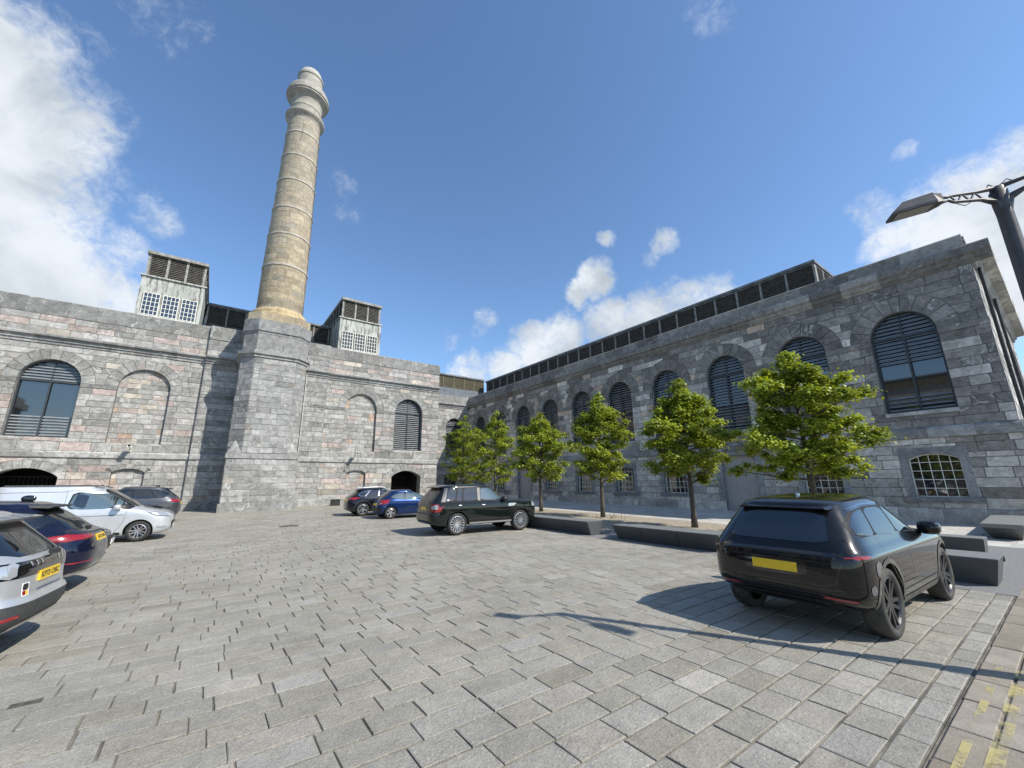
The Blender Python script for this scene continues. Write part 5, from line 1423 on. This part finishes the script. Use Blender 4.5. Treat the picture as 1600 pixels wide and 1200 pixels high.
for sg in (-1, 1):
    pg.patch('tail_lamp', 'r', [(sg*.58, .68), (sg*.86, .74), (sg*.80, .97), (sg*.70, .95)], M_RED, .007, (8, 8), 1)
    pg.patch('tail_lamp', 's-' if sg < 0 else 's+', [(-.56, .70), (-.22, .92), (-.24, .97), (-.48, .93)], M_RED, .007, (8, 8), 1)
    pg.patch('lamp_lens', 's-' if sg < 0 else 's+', [(-.55, .71), (-.42, .79), (-.5, .80)], M_CLEAR, .010, (5, 4), 1)
pg.plate('r', 0, .72, M_PLY); pg.patch('bumper_insert', 'r', [(-.8, .36), (.8, .36), (.8, .56), (-.8, .56)], M_TRIM, .006, (20, 5), 1)
pg.mirror(1.80, .78, 1.02, PT_BLUE, (.09, .10, .07)); pg.wheels((5, .035, .045, 0), M_ALLOY)
tag(pg.root, 'blue hatchback parked between the navy crossover and the boxy black SUV', 'car', 'parked cars')

# --- dark crossover farther back
hd = rad(-4); p0 = Vector((7.05, 23.6)); nrm = Vector((-math.sin(hd), math.cos(hd))); c0 = p0+nrm*.78
gl = Car('parked_car', (c0.x, c0.y, ZT(c0.x, c0.y)), hd, 1.0, paint=PT_NIGHT, wb=2.70, wr=.345, top=1.52, crown=.09, belt=1.0, drop=.07, xt=1.2, nr=4.2, nf=4.,
         rear=[(.22, -.50), (.32, -.72), (.48, -.80), (.68, -.80), (.88, -.74), (1.0, -.66), (1.15, -.48), (1.32, -.28), (1.44, -.12)],
         front=[(.2, 3.2), (.32, 3.48), (.55, 3.58), (.75, 3.55), (.86, 3.38), (.94, 2.85), (.99, 2.4), (1.04, 2.2), (1.2, 1.85), (1.35, 1.48), (1.44, 1.22)],
         width=[(.2, .80), (.3, .88), (.5, .905), (.75, .902), (.9, .88), (1.0, .84), (1.15, .78), (1.35, .69), (1.44, .62)], dense=(.82, 1.05), rimk=.72, clad=.36)
greenhouse(gl, [([(1.9, 1.02), (1.55, 1.25), (1.2, 1.37), (.9, 1.375), (.84, 1.02)],), ([(.79, 1.02), (.85, 1.375), (.4, 1.36), (.12, 1.02)],), ([(.06, 1.04), (.33, 1.34), (.0, 1.26), (-.22, 1.12), (-.1, 1.06)],)], frame=([(2.0, 1.0), (1.55, 1.28), (1.2, 1.395), (.4, 1.39), (-.02, 1.29), (-.30, 1.12), (-.15, 1.02)], M_CHROME))
gl.patch('rear_window', 'r', [(-.6, 1.05), (.6, 1.05), (.5, 1.38), (-.5, 1.38)], M_CARGL, .005, (14, 8), 1)
for sg in (-1, 1):
    gl.patch('tail_lamp', 'r', [(sg*.42, .88), (sg*.85, .84), (sg*.84, 1.0), (sg*.46, .96)], M_RED, .007, (10, 6), 1)
    gl.patch('tail_lamp', 's-' if sg < 0 else 's+', [(-.72, .84), (-.34, .92), (-.42, 1.0), (-.66, .99)], M_RED, .007, (10, 6), 1)
    ra = MB(); ra.tube([(-.1, sg*.62, 1.43), (.0, sg*.63, 1.485), (1.0, sg*.63, 1.53), (1.2, sg*.62, 1.47)], .017, 6); ra.build('roof_rail', M_ALLOY, gl.root)
    gl.ribbon('arch_trim', 's-' if sg < 0 else 's+', [(.44*math.cos(a), .345+.44*math.sin(a)) for a in [rad(180-k*18) for k in range(11)]], .04, M_ALLOYD, .006)
sp_ = MB(); sp_.hexa([(-.26, -.55, 1.385), (-.26, .55, 1.385), (.05, .55, 1.41), (.05, -.55, 1.41), (-.30, -.52, 1.415), (-.30, .52, 1.415), (.1, .52, 1.46), (.1, -.52, 1.46)]); sp_.build('roof_spoiler', PT_NIGHT, gl.root)
gl.plate('r', 0, .84, M_PLY); gl.patch('bumper_skid', 'r', [(-.7, .30), (.7, .30), (.6, .40), (-.6, .40)], M_ALLOY, .007, (16, 4), 1)
gl.mirror(1.75, .80, 1.06, PT_NIGHT, (.09, .10, .07)); gl.wheels((5, .022, .018, .045), M_ALLOY)
tag(gl.root, 'dark navy crossover with silver roof rails parked nearest the right cart arch', 'car', 'parked cars')

# --- silver van facing right
hd = rad(-1.5); p0 = Vector((-1.66, 18.72)); c0 = p0+Vector((-2.66*.97, .80))
vn = Car('parked_van', (c0.x, c0.y, ZT(c0.x, c0.y)), hd, .985, paint=PT_VAN, wb=2.66, wr=.325, top=1.82, crown=.06, belt=1.08, drop=.0, nr=7, nf=4.6,
         rear=[(.22, -.75), (.32, -.86), (.6, -.90), (1.0, -.89), (1.4, -.86), (1.76, -.80)],
         front=[(.18, 3.15), (.28, 3.42), (.45, 3.50), (.62, 3.50), (.78, 3.47), (.88, 3.36), (.96, 3.14), (1.02, 2.86), (1.09, 2.58), (1.25, 2.35), (1.45, 2.05), (1.60, 1.82), (1.70, 1.64), (1.75, 1.5)],
         width=[(.18, .80), (.28, .88), (.5, .91), (.85, .915), (1.05, .90), (1.3, .86), (1.55, .81), (1.76, .755)], dense=(.72, 1.1), af=1.1, rimk=.68, tw=.21)
gw = [([(2.46, 1.065), (2.22, 1.24), (2.12, 1.07)], M_TRIM), ([(2.08, 1.08), (2.17, 1.27), (2.0, 1.42), (1.98, 1.08)], M_CARGL2), ([(1.93, 1.08), (1.95, 1.46), (1.78, 1.575), (.98, 1.585), (.90, 1.19), (1.04, 1.08)], M_CARGL2)]
greenhouse(vn, gw, frame=([(2.56, 1.04), (2.02, 1.44), (1.80, 1.60), (.94, 1.61), (.86, 1.18), (1.02, 1.055)], M_SURR))
# dark glass patch paints the deep shade round the seat in the cab window
vn.patch('shaded_seat_patch', 's-', [(.98, 1.20), (1.28, 1.10), (1.32, 1.53), (1.03, 1.56)], M_CARGL, .0075, (6, 8), 1)
doors(vn, [[(.80, 1.66), (.80, .95), (.72, .45), (.74, .32)], [(2.30, 1.03), (2.24, .62), (2.08, .34)], [(.80, 1.66), (1.6, 1.66)]], .007, M_TRIM)
for sg in ('s-', 's+'):
    vn.ribbon('waist_crease', sg, [(-.6, .86), (.8, .86), (2.25, .87)], .012, M_TRIM, .002); vn.ribbon('roof_seam', sg, [(-.7, 1.62), (.8, 1.63)], .012, M_TRIM, .002)
    vn.patch('headlamp', sg, [(2.80, .93), (3.05, .82), (3.40, .77), (3.32, .86), (3.02, .96)], M_CLEAR, .006, (12, 6), 1)
    vn.ribbon('headlamp_edge', sg, [(2.78, .945), (3.05, .815), (3.42, .76)], .016, M_TRIM, .009)
    vn.patch('fog_lamp', sg, [(3.12, .40), (3.36, .40), (3.34, .47), (3.12, .48)], M_CLEAR, .007, (6, 4), 1)
    vn.patch('sill_trim', sg, [(.42, .24), (2.22, .24), (2.22, .32), (.42, .32)], M_TRIM, .006, (20, 3), 0)
vn.patch('windscreen', 'f', [(-.74, 1.12), (.74, 1.12), (.66, 1.70), (-.66, 1.70)], M_CARGL, .006, (16, 12), 1)
vn.patch('grille', 'f', [(-.5, .34), (.5, .34), (.62, .62), (-.62, .62)], M_TRIM, .006, (14, 6), 1); vn.plate('f', 0, .44, M_PLW)
handles(vn, [(1.02, .93)], PT_VAN)
for sg in (-1, 1):
    ra = MB(); ra.tube([(-.6, sg*.66, 1.82), (1.3, sg*.64, 1.82), (1.6, sg*.62, 1.74)], .022, 6); ra.build('roof_rail', M_LAMPM, vn.root)
vn.mirror(2.06, .91, 1.12, PT_VAN, (.10, .14, .09)); vn.wheels((5, .020, .016, .050), M_ALLOY)
m = MB(); m.tube([(1.5, -.2, 1.78), (1.32, -.2, 2.02)], .006, 5); m.build('aerial', M_TRIM, vn.root)
tag(vn.root, 'silver panel van facing right with silver alloy wheels', 'van')

# --- graphite estate beyond the van, tail to the right
hd = math.pi+rad(1)
gs = Car('parked_car', (-1.85, 26.9, ZT(-2, 26.9)), hd, 1.0, paint=PT_GREY, wb=2.75, wr=.36, top=1.70, crown=.09, belt=1.08, drop=.05, xt=1.3, nr=4.4, nf=4.,
         rear=[(.28, -.60), (.38, -.85), (.55, -.92), (.8, -.92), (1.0, -.88), (1.15, -.78), (1.3, -.62), (1.5, -.42), (1.61, -.30)],
         front=[(.25, 3.3), (.4, 3.6), (.6, 3.66), (.85, 3.62), (1.0, 3.4), (1.06, 2.9), (1.1, 2.45), (1.16, 2.25), (1.4, 1.85), (1.55, 1.5), (1.61, 1.35)],
         width=[(.25, .83), (.38, .90), (.6, .93), (.85, .925), (1.0, .90), (1.1, .86), (1.3, .79), (1.5, .71), (1.61, .65)], dense=(.95, 1.2), clad=.42)
greenhouse(gs, [([(2.0, 1.12), (1.6, 1.40), (1.3, 1.53), (.95, 1.53), (.9, 1.12)],), ([(.84, 1.12), (.9, 1.53), (.3, 1.52), (.1, 1.12)],), ([(.04, 1.13), (.25, 1.5), (-.15, 1.44), (-.38, 1.30), (-.2, 1.16)],)], frame=([(2.1, 1.1), (1.6, 1.43), (1.3, 1.55), (.3, 1.55), (-.18, 1.47), (-.46, 1.30), (-.25, 1.13)], M_GLOSS))
for sg in (-1, 1):
    gs.patch('tail_lamp', 's-' if sg < 0 else 's+', [(-.84, .92), (-.45, 1.0), (-.48, 1.09), (-.78, 1.08)], M_RED, .007, (10, 6), 1)
    gs.patch('tail_lamp', 'r', [(sg*.5, .95), (sg*.88, .93), (sg*.84, 1.08), (sg*.52, 1.06)], M_RED, .007, (10, 6), 1)
gs.patch('rear_window', 'r', [(-.6, 1.16), (.6, 1.16), (.52, 1.54), (-.52, 1.54)], M_CARGL, .005, (14, 8), 1)
sp_ = MB(); sp_.hexa([(-.50, -.55, 1.53), (-.50, .55, 1.53), (-.15, .55, 1.56), (-.15, -.55, 1.56), (-.54, -.52, 1.565), (-.54, .52, 1.565), (-.1, .52, 1.62), (-.1, -.52, 1.62)]); sp_.build('roof_spoiler', M_GLOSS, gs.root)
gs.plate('r', 0, .88, M_PLY); gs.part('roof_aerial', superell((.1, 0, 1.69), (.09, .02, .05), 2.2, 12, 6), M_GLOSS); gs.wheels((5, .03, .03, 0), M_ALLOY)
tag(gs.root, 'graphite grey SUV standing behind the van with its red tail lamp showing', 'car', 'parked cars')

# --- dark car whose nose shows between the navy SUV and the van
hd = rad(2)
tn = Car('parked_car', (-5.22, 14.35, ZT(-5, 14.5)), hd, 1.0, paint=PT_GRN, wb=2.62, wr=.315, top=1.46, crown=.09, belt=.98, drop=.03, nr=4.2, nf=3.6,
         rear=[(.2, -.5), (.35, -.72), (.6, -.76), (.85, -.70), (1.0, -.55), (1.2, -.30), (1.37, -.05)],
         front=[(.18, 3.2), (.3, 3.42), (.5, 3.50), (.66, 3.48), (.78, 3.30), (.87, 2.8), (.93, 2.4), (1.0, 2.2), (1.2, 1.75), (1.37, 1.3)],
         width=[(.18, .8), (.3, .87), (.5, .90), (.8, .89), (.95, .83), (1.1, .77), (1.37, .62)], dense=(.75, 1.02))
greenhouse(tn, [([(1.95, .98), (1.5, 1.22), (1.2, 1.32), (.1, 1.30), (-.1, 1.0)],)])
tn.patch('grille', 'f', [(-.5, .32), (.5, .32), (.55, .66), (-.55, .66)], M_TRIM, .006, (14, 6), 1); tn.plate('f', 0, .50, M_PLW)
tn.patch('windscreen', 'f', [(-.62, 1.02), (.62, 1.02), (.52, 1.32), (-.52, 1.32)], M_CARGL, .006, (14, 8), 1)
for sg in (-1, 1):
    tn.patch('headlamp', 'f', [(sg*.52, .62), (sg*.84, .66), (sg*.8, .76), (sg*.55, .72)], M_CLEAR, .006, (10, 5), 1)
    tn.patch('headlamp', 's-' if sg < 0 else 's+', [(3.0, .66), (3.35, .64), (3.3, .74), (3.05, .78)], M_CLEAR, .006, (8, 5), 1)
tn.wheels((5, .03, .03, 0), M_ALLOY)
tag(tn.root, 'dark grey-green hatchback nose poking out between the navy SUV and the van', 'car', 'parked cars')

# --- navy SUV, tail to the right
hd = math.pi-rad(3)
au = Car('parked_car', (-2.36, 11.45, ZT(-2.3, 11.4)), hd, 1.0, paint=PT_NAVY, wb=2.68, wr=.35, top=1.60, crown=.09, belt=1.05, drop=.05, xt=1.3, nr=4.2, nf=4.,
         rear=[(.24, -.55), (.34, -.78), (.50, -.87), (.70, -.88), (.88, -.83), (1.0, -.76), (1.08, -.60), (1.25, -.40), (1.42, -.17), (1.51, -.04)],
         front=[(.22, 3.3), (.4, 3.55), (.6, 3.6), (.8, 3.57), (.93, 3.35), (1.0, 2.9), (1.05, 2.45), (1.1, 2.25), (1.3, 1.85), (1.45, 1.5), (1.51, 1.3)],
         width=[(.22, .82), (.34, .89), (.55, .92), (.8, .922), (.95, .90), (1.05, .86), (1.2, .80), (1.42, .71), (1.51, .65)], dense=(.9, 1.12))
greenhouse(au, [([(2.0, 1.09), (1.6, 1.33), (1.3, 1.44), (.95, 1.445), (.9, 1.09)],), ([(.84, 1.09), (.9, 1.445), (.3, 1.44), (.1, 1.09)],), ([(.04, 1.10), (.25, 1.42), (-.1, 1.37), (-.34, 1.24), (-.15, 1.12)],)], frame=([(2.1, 1.07), (1.6, 1.35), (1.3, 1.465), (.3, 1.46), (-.14, 1.39), (-.42, 1.24), (-.2, 1.09)], M_GLOSS))
au.patch('rear_window', 'r', [(-.62, 1.07), (.62, 1.07), (.52, 1.41), (-.52, 1.41)], M_CARGL, .005, (16, 8), 1)
for sg in (-1, 1):
    au.patch('tail_lamp', 'r', [(sg*.36, .93), (sg*.90, .88), (sg*.88, 1.0), (sg*.40, .985)], M_RED, .007, (14, 6), 1)
    au.patch('tail_lamp', 's-' if sg < 0 else 's+', [(-.76, .90), (-.42, .96), (-.5, 1.01), (-.74, 1.0)], M_RED, .007, (8, 5), 1)
    au.patch('rear_reflector', 'r', [(sg*.40, .515), (sg*.84, .51), (sg*.84, .54), (sg*.40, .545)], M_RED, .008, (10, 3), 1)
au.patch('bumper_skid', 'r', [(-.8, .29), (.8, .29), (.74, .38), (-.74, .38)], M_ALLOY, .007, (20, 4), 1)
sp_ = MB(); sp_.hexa([(-.19, -.56, 1.455), (-.19, .56, 1.455), (.2, .56, 1.48), (.2, -.56, 1.48), (-.23, -.54, 1.48), (-.23, .54, 1.48), (.25, .54, 1.535), (.25, -.54, 1.535)]); sp_.build('roof_spoiler', M_CLAD, au.root)
au.plate('r', 0, .90, M_PLY, text='SA20 HRN')
p_ = au.hit('r', .52, .79, .006)
if p_: au.text('Q3', 'r', p_.x, .52, .79, .07, .12, M_CHROME)
wip = MB(); wip.box((-.66, -.05, 1.055), (-.56, .05, 1.10)); wip.build('rear_wiper', M_TRIM, au.root)
au.part('roof_aerial', superell((.25, 0, 1.62), (.10, .02, .06), 2.2, 12, 6), M_GLOSS); au.wheels((5, .03, .03, 0), M_ALLOY)
au.mirror(1.85, .86, 1.10, PT_NAVY, (.10, .12, .08))
tag(au.root, 'navy blue SUV parked tail-out between the silver SUV and the van', 'car', 'parked cars')

# --- silver SUV at the left edge, tail to the right
hd = math.pi-rad(6)
sz = Car('parked_car', (-2.16, 7.86, ZT(-2.1, 7.9)), hd, 1.0, paint=PT_SILV, wb=2.5, wr=.335, top=1.60, crown=.08, belt=1.06, drop=.03, xt=1.2, nr=4.6, nf=4.,
         rear=[(.24, -.50), (.34, -.70), (.46, -.77), (.60, -.78), (.66, -.73), (.80, -.715), (.95, -.71), (1.03, -.68), (1.10, -.59), (1.25, -.44), (1.42, -.27), (1.52, -.16)],
         front=[(.2, 3.1), (.35, 3.34), (.6, 3.4), (.85, 3.38), (.97, 3.2), (1.03, 2.8), (1.07, 2.35), (1.12, 2.15), (1.3, 1.82), (1.45, 1.55), (1.52, 1.4)],
         width=[(.22, .80), (.34, .87), (.5, .885), (.8, .885), (.98, .865), (1.06, .835), (1.25, .78), (1.42, .72), (1.52, .67)], dense=(.9, 1.14), clad=.60)
greenhouse(sz, [([(1.95, 1.11), (1.6, 1.32), (1.4, 1.44), (.95, 1.445), (.9, 1.11)],), ([(.84, 1.11), (.9, 1.445), (.25, 1.44), (.1, 1.11)],), ([(.04, 1.11), (.2, 1.43), (-.2, 1.40), (-.35, 1.14)],)], frame=([(2.05, 1.09), (1.6, 1.35), (1.4, 1.465), (.25, 1.46), (-.25, 1.42), (-.45, 1.12)], M_GLOSS))
sz.patch('rear_window', 'r', [(-.66, 1.075), (.66, 1.075), (.56, 1.42), (-.56, 1.42)], M_CARGL, .005, (16, 8), 1)
sz.patch('tail_panel', 'r', [(-.86, .86), (-.62, .86), (-.50, .95), (.50, .95), (.62, .86), (.86, .86), (.86, 1.03), (-.86, 1.03)], M_GLOSS, .004, (30, 8), 0)
for sg in (-1, 1):
    for k in range(3): sz.patch('tail_lamp', 'r', [(sg*(.64+k*.075), .885), (sg*(.70+k*.075), .885), (sg*(.70+k*.075), 1.0), (sg*(.64+k*.075), 1.0)], M_CLEAR, .009, (4, 4), 1)
    sz.patch('tail_lamp', 's-' if sg < 0 else 's+', [(-.66, .86), (-.36, .92), (-.40, 1.02), (-.64, 1.03)], M_CLEAR, .007, (8, 6), 1)
    for k in range(3): sz.patch('lamp_lens', 'r', [(sg*(.20+k*.11), .965), (sg*(.23+k*.11), .965), (sg*(.25+k*.11), 1.015), (sg*(.22+k*.11), 1.015)], M_CLEAR, .008, (3, 3), 1)
    sz.patch('rear_reflector', 'r', [(sg*.58, .44), (sg*.76, .43), (sg*.76, .475), (sg*.58, .485)], M_RED, .008, (8, 3), 1)
sz.patch('bumper_skid', 'r', [(-.62, .29), (.62, .29), (.56, .385), (-.56, .385)], M_ALLOY, .007, (18, 4), 1)
sz.plate('r', 0, .83, M_PLY, text='KP73 OBC')
p_ = sz.hit('r', .02, .675, .006)
if p_: sz.text('www.livemotors.co.uk', 'r', p_.x-.004, -.03, .69, .05, .62, simple('sticker_ink', (.03, .05, .16), .5))
for (a, b, c_, mt) in ((.455, .545, .0, M_STICK),): sz.patch('sticker', 'r', [(.44, .655), (.555, .655), (.555, .80), (.44, .80)], M_STICK, .006, (4, 4), 0)
sz.patch('sticker_mark', 'r', [(.455, .72), (.54, .72), (.54, .79), (.455, .79)], M_INK, .008, (3, 3), 1); sz.patch('sticker_mark', 'r', [(.495, .67), (.54, .67), (.54, .715), (.495, .715)], M_RED, .008, (3, 3), 0); sz.patch('sticker_mark', 'r', [(.455, .67), (.495, .67), (.495, .715), (.455, .715)], M_STY, .008, (3, 3), 0)
sp_ = MB(); sp_.hexa([(-.33, -.60, 1.45), (-.33, .60, 1.45), (.0, .60, 1.475), (.0, -.60, 1.475), (-.37, -.58, 1.48), (-.37, .58, 1.48), (.05, .58, 1.535), (.05, -.58, 1.535)]); sp_.build('roof_spoiler', PT_SILV, sz.root)
wip = MB(); wip.tube([(-.70, -.10, 1.07), (-.66, -.35, 1.11)], .014, 6); wip.box((-.74, -.14, 1.04), (-.66, -.04, 1.09)); wip.build('rear_wiper', M_TRIM, sz.root)
sz.wheels((5, .03, .03, 0), M_ALLOY); sz.mirror(1.75, .84, 1.10, PT_SILV, (.10, .12, .08))
tag(sz.root, 'silver SUV with dark grey bumper and web address sticker at the left edge', 'car', 'parked cars')
